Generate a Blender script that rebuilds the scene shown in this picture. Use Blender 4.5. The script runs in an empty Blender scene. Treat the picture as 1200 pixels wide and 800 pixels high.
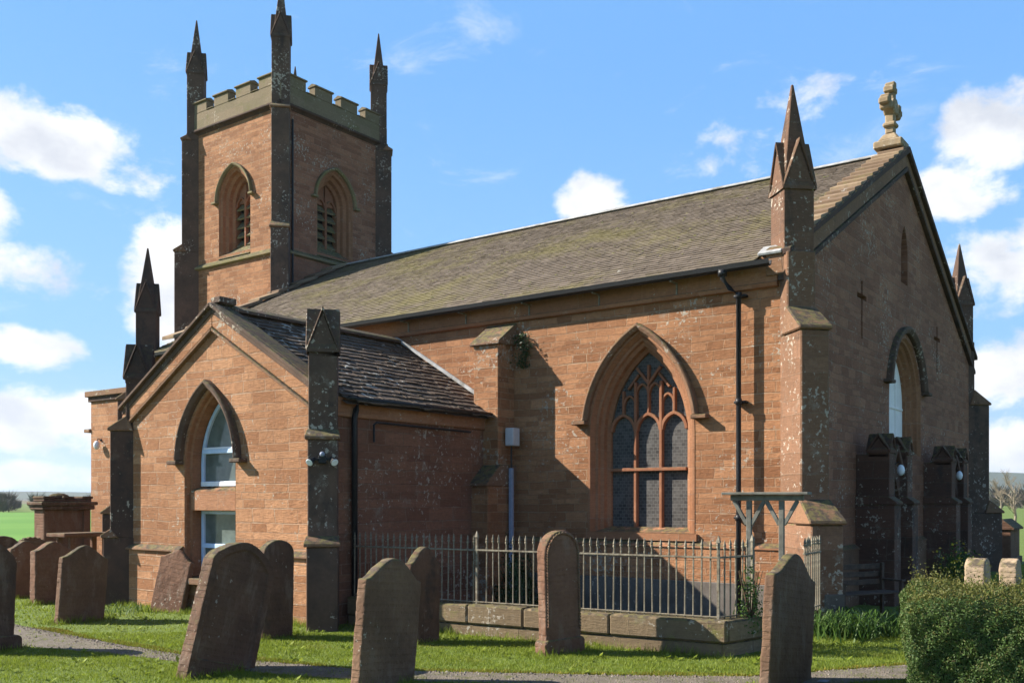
import bpy, bmesh, math, random
import numpy as np
from mathutils import Vector, Matrix
from mathutils.geometry import tessellate_polygon
R = math.radians
rnd = random.Random(7)
S = bpy.context.scene
COL = S.collection

# ------------------------------------------------------------------ camera
FW = 1129.0
VD = np.array([-.592, .806]); VD /= np.linalg.norm(VD)      # level view direction
VR = np.array([VD[1], -VD[0]])                              # to the right
CAM = (5.61, -15.07, 2.0)
cam = bpy.data.cameras.new('camera'); co = bpy.data.objects.new('camera', cam); COL.objects.link(co)
cam.sensor_width = 36; cam.lens = 36 * FW / 1200; cam.shift_y = 185 / 1200
cam.clip_start = .1; cam.clip_end = 9000
co.location = CAM
co.rotation_euler = (R(90), 0, math.atan2(VD[1], VD[0]) - R(90))
S.camera = co

# ------------------------------------------------------------------ light
SUN_EL = R(34.5); SUN_H = Vector((-.88, -.475)).normalized()
EXPOSURE = 1.32
S.view_settings.view_transform = 'Standard'; S.view_settings.look = 'None'
S.view_settings.exposure = EXPOSURE; S.view_settings.gamma = 1; S.view_settings.use_curve_mapping = False
sl = bpy.data.lights.new('sun', 'SUN'); so = bpy.data.objects.new('sun', sl); COL.objects.link(so)
sl.energy = 5.0; sl.angle = R(.5); sl.color = (1, .93, .82)
sv = Vector((SUN_H.x * math.cos(SUN_EL), SUN_H.y * math.cos(SUN_EL), math.sin(SUN_EL)))
so.rotation_euler = (-sv).to_track_quat('-Z', 'Y').to_euler()
so.location = (-30, -40, 40)


class NT:
    """small node helper"""
    def __init__(s, tree): s.t = tree; s.N = tree.nodes; s.L = tree.links
    def n(s, typ, **kw):
        x = s.N.new(typ)
        for k, v in kw.items(): setattr(x, k, v)
        return x
    def put(s, sock, v):
        if hasattr(v, 'node'): s.L.new(v, sock)
        elif v is not None:
            if isinstance(v, (tuple, list)) and len(v) == 3 and sock.type == 'RGBA': v = (*v, 1)
            sock.default_value = v
    def math(s, op, a, b=0., c=None, clamp=False):
        x = s.n('ShaderNodeMath', operation=op, use_clamp=clamp)
        s.put(x.inputs[0], a); s.put(x.inputs[1], b)
        if c is not None: s.put(x.inputs[2], c)
        return x.outputs[0]
    def noise(s, vec, scale, detail=4., rough=.55, dist=0.):
        x = s.n('ShaderNodeTexNoise')
        if vec is not None: s.L.new(vec, x.inputs['Vector'])
        x.inputs['Scale'].default_value = scale; x.inputs['Detail'].default_value = detail
        x.inputs['Roughness'].default_value = rough; x.inputs['Distortion'].default_value = dist
        return x.outputs['Fac']
    def step(s, f, a, b, lo=0., hi=1.):
        x = s.n('ShaderNodeMapRange', interpolation_type='SMOOTHSTEP')
        s.put(x.inputs[0], f); x.inputs[1].default_value = a; x.inputs[2].default_value = b
        x.inputs[3].default_value = lo; x.inputs[4].default_value = hi
        return x.outputs[0]
    def mix(s, f, a, b, mode='MIX'):
        x = s.n('ShaderNodeMix', data_type='RGBA', blend_type=mode)
        s.put(x.inputs[0], f); s.put(x.inputs[6], a); s.put(x.inputs[7], b)
        return x.outputs[2]
    def mapv(s, vec, scale=(1, 1, 1), loc=(0, 0, 0)):
        x = s.n('ShaderNodeMapping'); s.L.new(vec, x.inputs[0])
        x.inputs['Scale'].default_value = scale; x.inputs['Location'].default_value = loc
        return x.outputs[0]
    def bump(s, h, strength=.5, dist=.02, normal=None):
        x = s.n('ShaderNodeBump'); s.put(x.inputs['Height'], h)
        x.inputs['Strength'].default_value = strength; x.inputs['Distance'].default_value = dist
        if normal is not None: s.L.new(normal, x.inputs['Normal'])
        return x.outputs[0]


# ------------------------------------------------------------------ world: Nishita sky with cumulus
W = bpy.data.worlds.new('World'); S.world = W; W.use_nodes = True
w = NT(W.node_tree); w.N.clear()
sky = w.n('ShaderNodeTexSky', sky_type='NISHITA', sun_disc=False)
sky.sun_elevation = SUN_EL
sky.sun_rotation = math.atan2(SUN_H.x, SUN_H.y)
sky.air_density = 1.0; sky.dust_density = .6; sky.ozone_density = 1.6; sky.altitude = 50
geo = w.n('ShaderNodeNewGeometry')
inc = w.n('ShaderNodeVectorMath', operation='SCALE'); w.L.new(geo.outputs['Incoming'], inc.inputs[0]); inc.inputs['Scale'].default_value = -1.
D = inc.outputs[0]
sx = w.n('ShaderNodeSeparateXYZ'); w.L.new(D, sx.inputs[0])
def dotw(v):
    return w.math('ADD', w.math('MULTIPLY', sx.outputs[0], float(v[0])), w.math('MULTIPLY', sx.outputs[1], float(v[1])))
az = w.math('ARCTAN2', dotw(VR), dotw(VD)); el = w.math('ARCSINE', sx.outputs[2])
# cumulus heaps: bearing (deg right of north-west), elevation (deg), half width, half height, weight
CL = [(-26.4, 18.4, 5.0, 2.2, 1.05), (-29.5, 14.9, 2.8, 1.8, 1), (-27.0, 8.0, 4.0, 1.3, 1), (-21.2, 17.2, 2.2, 1.1, .5),
      (-19.6, 11.7, 2.6, 4.0, 1.1), (-26.5, 11.8, 4.0, 1.4, .45), (-25.5, 4.2, 6.0, 1.9, 1.0), (-30, 1.2, 11, 1.0, .6),
      (5.0, 17.2, 2.4, 1.9, 1), (13.5, 19.6, 3.0, 1.2, .3), (27.4, 18.8, 4.2, 2.4, 1.05), (24.5, 16.3, 4.5, 1.6, .75),
      (18.2, 21.6, 2.6, 1.2, .22), (27.8, 12.0, 4.0, 2.4, .9), (27.5, 6.6, 4.6, 2.2, .85), (26, 2.5, 8, 2.0, .85),
      (48, 12, 9, 4, 1), (-50, 13, 10, 5, 1), (-85, 10, 14, 4, 1)]
dens = None
for a, e, sa, se, wt in CL:
    da = w.math('MULTIPLY', w.math('SUBTRACT', az, R(a)), 1 / R(sa)); de = w.math('MULTIPLY', w.math('SUBTRACT', el, R(e)), 1 / R(se))
    q = w.math('ADD', w.math('MULTIPLY', da, da), w.math('MULTIPLY', de, de))
    q = w.math('MULTIPLY', w.math('SUBTRACT', 1.15, q), wt)
    dens = q if dens is None else w.math('MAXIMUM', dens, q)
cv = w.n('ShaderNodeCombineXYZ'); w.L.new(az, cv.inputs[0]); w.L.new(w.math('MULTIPLY', el, 1.5), cv.inputs[1])
n1 = w.noise(cv.outputs[0], 13, 9, .62, .2)
n2 = w.noise(cv.outputs[0], 30, 6, .6, .3)
dn = w.math('ADD', w.math('MAXIMUM', dens, -1.6), w.math('MULTIPLY', w.math('SUBTRACT', n1, .5), 3.4))
dn = w.math('ADD', dn, w.math('MULTIPLY', w.math('SUBTRACT', n2, .5), .8))
alpha = w.step(dn, .05, .95)
wisp = w.math('MULTIPLY', w.step(w.noise(w.mapv(cv.outputs[0], (1, 1.6, 1), (3, 1, 0)), 7, 8, .65, .6), .56, .78), .35)
hzn = w.step(el, R(9), R(-1), 0, .45)
alpha = w.math('MAXIMUM', alpha, wisp)
shade = w.step(w.math('ADD', w.noise(w.mapv(cv.outputs[0], (1, 1, 1), (0, .035, 0)), 10, 6, .5), w.math('MULTIPLY', dn, .10)), .42, .82)
ccol = w.mix(shade, (9.4, 9.4, 9.45), (5.7, 6.1, 6.9))
grad = w.step(el, R(30), R(64), 1, 0)
low = w.mix(w.step(el, R(0), R(22)), (.86, 1.06, 1.30), (1.75, 2.08, 2.22))
skt = w.mix(1.0, sky.outputs[0], w.mix(grad, (.62, .66, .70), low), 'MULTIPLY')
clear = w.mix(w.step(el, R(0), R(9)), (4.4, 6.2, 8.0), w.mix(w.step(el, R(5), R(26)), (2.65, 5.2, 8.3), (1.6, 3.95, 8.1)))
skh = w.mix(w.step(el, R(55), R(28), 0, .85), skt, clear)
fin = w.mix(alpha, skh, ccol)
bg = w.n('ShaderNodeBackground'); w.L.new(fin, bg.inputs[0]); bg.inputs[1].default_value = .05
ow = w.n('ShaderNodeOutputWorld'); w.L.new(bg.outputs[0], ow.inputs[0])


# ------------------------------------------------------------------ materials
def material(name):
    m = bpy.data.materials.new(name); m.use_nodes = True
    t = NT(m.node_tree)
    b = next(n for n in t.N if n.type == 'BSDF_PRINCIPLED')
    b.inputs['Roughness'].default_value = .85
    b.inputs['Specular IOR Level'].default_value = .25
    tc = t.n('ShaderNodeTexCoord')
    return m, t, b, tc

def sepz(t, v):
    q = t.n('ShaderNodeSeparateXYZ'); t.L.new(v, q.inputs[0]); return q.outputs[2]

def stone(name, c1, c2, mortar=(.33, .22, .15), row=.14, bw=.46, courses=True, lichen=.4, black=.3, moss=0., bump=.5,
          blackcol=(.035, .028, .024), mosscol=(.16, .15, .05), perobj=False, fine=1., ledge=0.):
    m, t, b, tc = material(name)
    P = tc.outputs['Object']
    if perobj:
        oi = t.n('ShaderNodeObjectInfo'); sc = t.n('ShaderNodeVectorMath', operation='ADD')
        mu = t.n('ShaderNodeVectorMath', operation='SCALE'); t.L.new(oi.outputs['Location'], mu.inputs[0]); mu.inputs['Scale'].default_value = 3.7
        t.L.new(P, sc.inputs[0]); t.L.new(mu.outputs[0], sc.inputs[1]); P = sc.outputs[0]
    U = tc.outputs['UV']
    big = t.noise(P, .45, 3); med = t.noise(P, 2.2, 5, .6); sm = t.noise(P, 16, 5, .65)
    h = t.math('ADD', t.math('MULTIPLY', sm, .55), t.math('MULTIPLY', t.noise(P, 55, 3, .6), .25))
    if courses:
        nz = t.n('ShaderNodeTexNoise'); t.L.new(U, nz.inputs['Vector']); nz.inputs['Scale'].default_value = .9; nz.inputs['Detail'].default_value = 3
        dsub = t.n('ShaderNodeVectorMath', operation='SUBTRACT'); t.L.new(nz.outputs['Color'], dsub.inputs[0]); dsub.inputs[1].default_value = (.5, .5, .5)
        dmul = t.n('ShaderNodeVectorMath', operation='MULTIPLY'); t.L.new(dsub.outputs[0], dmul.inputs[0]); dmul.inputs[1].default_value = (.30, .075, 0)
        dadd = t.n('ShaderNodeVectorMath', operation='ADD'); t.L.new(U, dadd.inputs[0]); t.L.new(dmul.outputs[0], dadd.inputs[1])
        # the heights of the courses vary: warp the height with a slow sine
        sp = t.n('ShaderNodeSeparateXYZ'); t.L.new(dadd.outputs[0], sp.inputs[0])
        wv = t.math('ADD', sp.outputs[1], t.math('MULTIPLY', t.math('SINE', t.math('MULTIPLY', sp.outputs[1], 9.1)), .045))
        cb = t.n('ShaderNodeCombineXYZ'); t.L.new(sp.outputs[0], cb.inputs[0]); t.L.new(wv, cb.inputs[1])
        br = t.n('ShaderNodeTexBrick'); t.L.new(cb.outputs[0], br.inputs['Vector'])
        br.offset = .43; br.squash = .72; br.squash_frequency = 3
        br.inputs['Color1'].default_value = (0, 0, 0, 1); br.inputs['Color2'].default_value = (1, 1, 1, 1); br.inputs['Mortar'].default_value = (.5, .5, .5, 1)
        br.inputs['Scale'].default_value = 1; br.inputs['Brick Width'].default_value = bw; br.inputs['Row Height'].default_value = row
        br.inputs['Mortar Size'].default_value = .009; br.inputs['Mortar Smooth'].default_value = .35; br.inputs['Bias'].default_value = 0
        tone = t.math('ADD', t.math('MULTIPLY', br.outputs['Color'], .55), t.math('MULTIPLY', med, .5))
        col = t.mix(t.step(tone, .2, .88), c1, c2)
        jm = t.math('MULTIPLY', br.outputs['Fac'], t.step(t.noise(P, 1.7, 4, .7), .34, .62, .15, .9))
        col = t.mix(jm, col, mortar)
        h = t.math('SUBTRACT', h, t.math('MULTIPLY', br.outputs['Fac'], 1.1))
        h = t.math('ADD', h, t.math('MULTIPLY', br.outputs['Color'], .25))
    else:
        col = t.mix(t.step(med, .3, .7), c1, c2)
    if courses:   # tooled, bedded faces and pale salts lying along the beds
        bed = t.noise(t.mapv(P, (1, 1, 7)), 7, 5, .65)
        h = t.math('ADD', h, t.math('MULTIPLY', bed, .6))
        col = t.mix(t.step(bed, .3, .62, .35, 0), col, tuple(.5 * x for x in c1))
        col = t.mix(t.math('MULTIPLY', t.step(t.noise(t.mapv(P, (1, 1, 4)), 5.5, 6, .7), .60, .72, 0, .55), t.step(t.noise(P, .7, 3), .42, .62)), col, tuple(min(.6, 1.35 * x + .04) for x in c2))
    col = t.mix(t.step(big, .3, .75, 0, .45), col, tuple(.62 * x for x in c1))
    col = t.mix(t.step(sm, .25, .75, .28, 0), col, (.05, .03, .02))
    # soot and algae: broad streaks running down
    if black:
        st = t.noise(t.mapv(P, (1.6, 1.6, .55)), 1.3, 6, .62)
        st2 = t.noise(P, 7, 5, .65)
        k = t.step(t.math('ADD', st, t.math('MULTIPLY', t.math('SUBTRACT', st2, .5), .5)), .78 - .5 * black, 1.02 - .42 * black, 0, .92)
        col = t.mix(k, col, blackcol)
    if moss:
        k = t.step(t.math('ADD', t.noise(P, 1.9, 5, .65), t.math('MULTIPLY', sm, .3)), .95 - .5 * moss, 1.1 - .5 * moss, 0, .85)
        col = t.mix(k, col, mosscol)
    if lichen:
        l1 = t.noise(P, 13, 5, .64, .1); l2 = t.noise(P, .8, 4, .65)
        k = t.step(t.math('ADD', l1, t.math('MULTIPLY', t.math('SUBTRACT', l2, .5), .65)), (.755 - .22 * lichen), (.80 - .22 * lichen), 0, .85)
        col = t.mix(k, col, (.39, .345, .28))
        k2 = t.math('MULTIPLY', t.step(t.noise(P, 3.4, 7, .72), .62 - .12 * lichen, .76 - .12 * lichen, 0, .5), t.step(l2, .42, .6))
        col = t.mix(k2, col, (.30, .265, .21))
        h = t.math('ADD', h, t.math('MULTIPLY', k, .1))
    if ledge:    # moss and crust lodge on upward faces
        gq = t.n('ShaderNodeNewGeometry'); up = sepz(t, gq.outputs['True Normal'])
        k = t.math('MULTIPLY', t.step(up, .2, .6), t.step(t.noise(P, 5, 5, .65), .52 - .22 * ledge, .68 - .22 * ledge, 0, .9))
        col = t.mix(k, col, t.mix(t.step(t.noise(P, 11, 4, .6), .4, .6), (.12, .105, .04), (.055, .045, .035)))
    if perobj:
        ln = t.noise(t.mapv(P, (1, 14, 2)), 4, 2); rw = t.math('SINE', t.math('MULTIPLY', sepz(t, tc.outputs['Object']), 82.))
        h = t.math('SUBTRACT', h, t.math('MULTIPLY', t.math('MULTIPLY', t.step(ln, .45, .55), t.step(rw, .1, .5)), .55))
        stn = t.noise(t.mapv(P, (2, 2, .7)), 2.6, 6, .65)
        col = t.mix(t.step(stn, .50, .70, 0, .5), col, (.215, .155, .115))
    t.L.new(col, b.inputs['Base Color'])
    t.L.new(t.bump(h, bump, .022 * fine), b.inputs['Normal'])
    b.inputs['Roughness'].default_value = .92
    return m

def plain(name, col, rough=.6, var=.25, scale=14, metal=0., bump=.15, dirt=None):
    m, t, b, tc = material(name)
    P = tc.outputs['Object']
    n = t.noise(P, scale, 5, .6)
    c = t.mix(t.step(n, .25, .75), tuple(x * (1 - var) for x in col), tuple(min(1, x * (1 + var)) for x in col))
    if dirt: c = t.mix(t.step(t.noise(P, scale * .4, 5, .7), .45, .7), c, dirt)
    t.L.new(c, b.inputs['Base Color']); b.inputs['Roughness'].default_value = rough; b.inputs['Metallic'].default_value = metal
    if bump: t.L.new(t.bump(n, bump, .01), b.inputs['Normal'])
    return m

def islands(name, cols, rough=.9, scale=6., lichen=0., moss=None, bump=.4, trans=0.):
    """each loose piece (slate, leaf, blade) gets a tone of its own"""
    m, t, b, tc = material(name)
    g = t.n('ShaderNodeNewGeometry'); P = tc.outputs['Object']
    r = t.n('ShaderNodeValToRGB'); t.L.new(g.outputs['Random Per Island'], r.inputs[0])
    e = r.color_ramp.elements
    while len(e) < len(cols): e.new(.5)
    for i, c in enumerate(cols): e[i].position = i / (len(cols) - 1); e[i].color = (*c, 1)
    c = r.outputs[0]
    if bump or lichen or moss:
        n = t.noise(P, scale, 6, .65)
        c = t.mix(t.step(n, .25, .7, .5, 0), c, tuple(.45 * x for x in cols[0]))
    if moss:
        (mc, amt, sc) = moss
        sp = t.n('ShaderNodeSeparateXYZ'); t.L.new(P, sp.inputs[0])
        k = t.step(t.math('ADD', t.noise(P, sc, 6, .65), t.math('MULTIPLY', t.math('SUBTRACT', t.noise(P, 9, 4, .6), .5), .35)), .78 - .45 * amt, .98 - .4 * amt, 0, .8)
        c = t.mix(k, c, mc)
    if lichen:
        k = t.step(t.math('ADD', t.noise(P, 7, 4, .6, .3), t.math('MULTIPLY', t.math('SUBTRACT', t.noise(P, 1.1, 3), .5), .5)), .82 - .25 * lichen, .88 - .25 * lichen, 0, .8)
        c = t.mix(k, c, (.48, .47, .43))
    t.L.new(c, b.inputs['Base Color']); b.inputs['Roughness'].default_value = rough
    if bump: t.L.new(t.bump(n, bump, .02), b.inputs['Normal'])
    if trans:
        tr = t.n('ShaderNodeBsdfTranslucent'); t.L.new(c, tr.inputs[0])
        mx = t.n('ShaderNodeMixShader'); mx.inputs[0].default_value = trans
        out = next(n for n in t.N if n.type == 'OUTPUT_MATERIAL')
        t.L.new(b.outputs[0], mx.inputs[1]); t.L.new(tr.outputs[0], mx.inputs[2]); t.L.new(mx.outputs[0], out.inputs[0])
    return m

M = {}
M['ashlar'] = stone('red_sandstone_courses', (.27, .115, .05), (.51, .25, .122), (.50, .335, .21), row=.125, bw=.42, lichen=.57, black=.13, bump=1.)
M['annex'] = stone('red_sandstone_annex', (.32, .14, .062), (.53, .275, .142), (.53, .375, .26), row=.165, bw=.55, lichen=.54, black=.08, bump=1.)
M['gable'] = stone('shade_toned_sandstone_courses', (.25, .104, .058), (.42, .196, .112), (.40, .27, .19), lichen=.55, black=.17, bump=1.)  # wall stone made darker: shade of the east gable put into the colour
M['annexshade'] = stone('annex_shade_courses', (.20, .085, .05), (.31, .145, .085), (.33, .215, .15), row=.165, bw=.6, lichen=.5, black=.2, bump=1.)  # annex stone darkened for the east side, its shade set in the colour
M['pinnacle'] = stone('blackened_pinnacle_stone', (.15, .082, .052), (.24, .128, .078), (.16, .11, .08), row=.42, bw=1.2, lichen=.68, black=.56, bump=.6, ledge=.6)
M['doorcase'] = stone('sooty_red_doorcase_stone', (.10, .052, .036), (.17, .082, .052), (.13, .10, .08), row=.3, bw=.8, lichen=.62, black=.5, bump=.6, ledge=.6)
M['dressed'] = stone('dressed_sandstone', (.31, .138, .067), (.40, .195, .103), (.36, .22, .14), row=.42, bw=1.3, lichen=.3, black=.2, bump=.45, ledge=.7)
M['tracery'] = stone('tracery_sandstone', (.27, .11, .056), (.35, .155, .082), courses=False, lichen=.3, black=.26, bump=.4, ledge=.6)
M['buff'] = stone('weathered_buff_stone', (.27, .145, .08), (.20, .115, .07), (.2, .13, .09), row=.5, bw=.85, lichen=.55, black=.4, moss=.3, bump=.6, ledge=.8)
M['sooty'] = stone('sooty_sandstone', (.09, .058, .043), (.15, .09, .062), courses=False, lichen=.62, black=.5, bump=.45, ledge=.6)
M['sootyb'] = stone('sooty_coursed_sandstone', (.20, .105, .06), (.28, .15, .09), (.22, .15, .10), row=.3, bw=.9, lichen=.64, black=.44, bump=.5, ledge=.6)
M['black'] = stone('blackened_sandstone', (.06, .038, .03), (.105, .058, .042), courses=False, lichen=.42, black=.62, bump=.4, ledge=.6)
M['mossy'] = stone('mossy_parapet_stone', (.23, .175, .11), (.18, .15, .085), (.22, .19, .12), row=.42, bw=1.0, lichen=.42, black=.22, moss=.5, mosscol=(.13, .115, .05), bump=.4, ledge=.9)
M['sill'] = stone('mossy_sill_stone', (.26, .20, .11), (.18, .16, .08), courses=False, lichen=.45, black=.15, moss=.6, bump=.3, ledge=.9)
M['render'] = stone('grey_cement_render', (.11, .095, .082), (.17, .15, .13), courses=False, lichen=.4, black=.25, bump=.3)
M['tomb'] = stone('headstone_sandstone', (.13, .072, .044), (.20, .116, .07), courses=False, lichen=.27, black=.30, bump=.7, perobj=True, ledge=.9)
M['tombdark'] = stone('dark_headstone_sandstone', (.092, .05, .033), (.15, .08, .05), courses=False, lichen=.27, black=.38, bump=.7, perobj=True, ledge=.9)
M['tombred'] = stone('red_headstone_sandstone', (.155, .077, .047), (.21, .11, .069), courses=False, lichen=.27, black=.2, bump=.7, perobj=True, ledge=.6)
M['tombpale'] = stone('pale_headstone_sandstone', (.36, .26, .17), (.44, .33, .22), courses=False, lichen=.3, black=.14, bump=.4, perobj=True, ledge=.6)
M['lowwall'] = stone('buff_wall_stone', (.21, .15, .088), (.30, .22, .13), (.15, .11, .075), row=.24, bw=1.1, lichen=.5, black=.4, moss=.45, bump=.6, ledge=.9)
M['slate'] = islands('stone_slates', [(.125, .096, .07), (.17, .133, .10), (.146, .115, .086), (.195, .153, .116)], scale=5, lichen=.25, moss=((.165, .14, .055), .74, .42))
M['slab'] = islands('dark_stone_slabs', [(.08, .057, .042), (.14, .10, .074), (.105, .08, .058), (.17, .122, .09)], scale=7, lichen=.74, moss=((.05, .05, .022), .45, 1.2), bump=.8)
M['skew'] = islands('skew_stones', [(.24, .165, .10), (.17, .11, .07), (.30, .215, .135)], scale=7, lichen=.4, moss=((.2, .18, .07), .5, 1.5))
M['skewb'] = stone('finial_stone', (.33, .25, .155), (.26, .19, .115), courses=False, lichen=.5, black=.2, moss=.35, bump=.4)
M['lead'] = plain('lead_flashing', (.33, .33, .33), .6, .3, 6, dirt=(.16, .15, .13))
M['iron'] = plain('black_iron', (.018, .018, .02), .45, .3, 30)
M['rail'] = plain('weathered_paint_iron', (.21, .185, .135), .6, .35, 25, dirt=(.10, .07, .045))
M['timber'] = plain('weathered_green_timber', (.145, .14, .118), .8, .35, 9, bump=.4, dirt=(.12, .115, .09))
M['white'] = plain('white_paint', (.74, .76, .80), .45, .06, 8)
M['blue'] = plain('blue_white_paint', (.46, .60, .80), .4, .08, 8)
M['pvc'] = plain('pale_blue_conduit', (.24, .27, .36), .5, .15)
M['box'] = plain('pale_grey_box', (.46, .45, .47), .5, .08)
M['dark'] = plain('dark_opening', (.012, .011, .012), .8, .2, bump=0)
M['wood'] = plain('dark_bench_wood', (.075, .05, .035), .7, .35, 12, bump=.3)
M['door'] = plain('dark_door_wood', (.035, .024, .02), .6, .3, 12)
def pane(name, col, rough, lines=None):
    m, t, b, tc = material(name)
    n = t.noise(tc.outputs['Object'], 3.5, 5, .6)
    c = t.mix(t.step(n, .3, .7), tuple(.72 * x for x in col), tuple(1.2 * x for x in col))
    if lines:
        br = t.n('ShaderNodeTexBrick'); t.L.new(t.mapv(tc.outputs['UV']), br.inputs['Vector']); br.offset = .5
        br.inputs['Scale'].default_value = 1; br.inputs['Brick Width'].default_value = .085; br.inputs['Row Height'].default_value = .06
        br.inputs['Mortar Size'].default_value = .0035; br.inputs['Color1'].default_value = (.5, .5, .5, 1); br.inputs['Color2'].default_value = (1, 1, 1, 1)
        c = t.mix(1., c, br.outputs['Color'], 'MULTIPLY')
        c = t.mix(br.outputs['Fac'], c, lines)
        t.L.new(t.bump(t.math('ADD', br.outputs['Fac'], t.math('MULTIPLY', br.outputs['Color'], .5)), .5, .01), b.inputs['Normal'])
    t.L.new(c, b.inputs['Base Color']); b.inputs['Roughness'].default_value = rough; b.inputs['Specular IOR Level'].default_value = .18 if lines else .4
    return m
M['leaded'] = pane('leaded_glass_behind_mesh', (.088, .082, .076), .6, (.135, .128, .12))
M['pane'] = pane('obscure_window_glass', (.11, .135, .125), .10)
M['boards'] = plain('white_window_boarding', (.86, .80, .77), .85, .06, 5)


# ------------------------------------------------------------------ mesh helpers
class Fr:
    def __init__(s, O, U, N): s.O = np.array(O, float); s.U = np.array(U, float); s.N = np.array(N, float); s.V = np.array((0, 0, 1.))
    def __call__(s, u, v, n=0.): return tuple(s.O + s.U * u + s.V * v + s.N * n)

class MB:
    def __init__(s): s.v = []; s.f = []; s.mi = []
    def add(s, vs, fs, mi=0):
        o = len(s.v); s.v += [tuple(map(float, q)) for q in vs]
        for f in fs: s.f.append(tuple(i + o for i in f)); s.mi.append(mi)
    def hexa(s, q, mi=0): s.add(q, [(3, 2, 1, 0), (4, 5, 6, 7), (0, 1, 5, 4), (1, 2, 6, 5), (2, 3, 7, 6), (3, 0, 4, 7)], mi)
    def box(s, x0, x1, y0, y1, z0, z1, mi=0):
        s.hexa([(x0, y0, z0), (x1, y0, z0), (x1, y1, z0), (x0, y1, z0), (x0, y0, z1), (x1, y0, z1), (x1, y1, z1), (x0, y1, z1)], mi)
    def boxf(s, fr, u0, u1, v0, v1, n0, n1, mi=0):
        s.hexa([fr(u0, v0, n0), fr(u1, v0, n0), fr(u1, v0, n1), fr(u0, v0, n1), fr(u0, v1, n0), fr(u1, v1, n0), fr(u1, v1, n1), fr(u0, v1, n1)], mi)
    def prism(s, fr, poly, n0, n1, mi=0):
        k = len(poly); a = [fr(u, v, n0) for u, v in poly]; b = [fr(u, v, n1) for u, v in poly]
        s.add(a + b, [tuple(range(k))[::-1], tuple(range(k, 2 * k))] + [(i, (i + 1) % k, k + (i + 1) % k, k + i) for i in range(k)], mi)
    def holed(s, fr, outer, holes, n=0., mi=0):
        loops = [[Vector((u, v, 0)) for u, v in outer]] + [[Vector((u, v, 0)) for u, v in h] for h in holes]
        pts = [q for l in loops for q in l]
        s.add([fr(q.x, q.y, n) for q in pts], [tuple(t) for t in tessellate_polygon(loops)], mi)
    def loft(s, rings, closed=True, caps=False, mi=0):
        k = len(rings[0]); vs = [p for r in rings for p in r]; fs = []
        for j in range(len(rings) - 1):
            for i in range(k if closed else k - 1):
                i2 = (i + 1) % k; fs.append((j * k + i, j * k + i2, (j + 1) * k + i2, (j + 1) * k + i))
        if caps: fs += [tuple(range(k))[::-1], tuple(range((len(rings) - 1) * k, len(rings) * k))]
        s.add(vs, fs, mi)
    def bar(s, fr, pts, wd, n0, n1, mi=0):
        """flat bar following a path in the frame's plane"""
        pts = [np.array(p, float) for p in pts]; rings = []
        for i, p in enumerate(pts):
            a = pts[max(i - 1, 0)]; b = pts[min(i + 1, len(pts) - 1)]; d = (b - a) / (np.linalg.norm(b - a) + 1e-9)
            q = np.array((-d[1], d[0])) * wd / 2
            l, r = p + q, p - q
            rings.append([fr(*l, n0), fr(*l, n1), fr(*r, n1), fr(*r, n0)])
        s.loft(rings, True, True, mi)
    def tube(s, pts, r, seg=8, mi=0):
        pts = [Vector(p) for p in pts]; rr = r if isinstance(r, (list, tuple)) else [r] * len(pts); rings = []
        for i, p in enumerate(pts):
            d = (pts[min(i + 1, len(pts) - 1)] - pts[max(i - 1, 0)]).normalized()
            a = d.orthogonal().normalized() if abs(d.z) < .9 else Vector((1, 0, 0)); a = (a - d * a.dot(d)).normalized(); b = d.cross(a)
            rings.append([tuple(p + (a * math.cos(6.2832 * k / seg) + b * math.sin(6.2832 * k / seg)) * rr[i]) for k in range(seg)])
        s.loft(rings, True, True, mi)
    def ball(s, c, r, mi=0, seg=10, rings=6, sq=(1, 1, 1)):
        rs = []
        for j in range(rings + 1):
            th = math.pi * j / rings; q = max(math.sin(th), .02)
            rs.append([(c[0] + r * sq[0] * q * math.cos(6.2832 * i / seg), c[1] + r * sq[1] * q * math.sin(6.2832 * i / seg), c[2] + r * sq[2] * math.cos(th)) for i in range(seg)])
        s.loft(rs, True, True, mi)
    def build(s, name, mats, parent=None, bevel=0., smooth=False, seg=1):
        me = bpy.data.meshes.new(name); me.from_pydata(s.v, [], s.f); me.update()
        if not isinstance(mats, (list, tuple)): mats = [mats]
        for m in mats: me.materials.append(m)
        me.polygons.foreach_set('material_index', s.mi)
        if smooth: me.polygons.foreach_set('use_smooth', [True] * len(s.f))
        uv(me)
        o = bpy.data.objects.new(name, me); COL.objects.link(o)
        if parent: o.parent = parent
        if bevel:
            b = o.modifiers.new('bevel', 'BEVEL'); b.width = bevel; b.segments = seg; b.limit_method = 'ANGLE'; b.angle_limit = R(35)
        return o

def uv(me):
    nl = len(me.loops); npoly = len(me.polygons)
    if not nl: return
    co_ = np.empty(len(me.vertices) * 3); me.vertices.foreach_get('co', co_); co_ = co_.reshape(-1, 3)
    li = np.empty(nl, int); me.loops.foreach_get('vertex_index', li)
    nn = np.empty(npoly * 3); me.polygons.foreach_get('normal', nn); nn = nn.reshape(-1, 3)
    lt = np.empty(npoly, int); me.polygons.foreach_get('loop_total', lt)
    nL = np.repeat(nn, lt, axis=0)
    nL = np.where((nL[:, :2].sum(1) + 1e-3 * nL[:, 0] < 0)[:, None], -nL, nL)
    t = np.stack([-nL[:, 1], nL[:, 0], np.zeros(nl)], 1); ln = np.linalg.norm(t, axis=1)
    flat = ln < .25
    t[flat] = (1, 0, 0); t[~flat] /= ln[~flat, None]
    b = np.cross(nL, t); b = np.where((b[:, 2:3] < 0), -b, b)
    p = co_[li]
    u = (p * t).sum(1); v = (p * b).sum(1)
    layer = me.uv_layers.new(name='UVMap')
    layer.data.foreach_set('uv', np.stack([u, v], 1).ravel())

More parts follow.
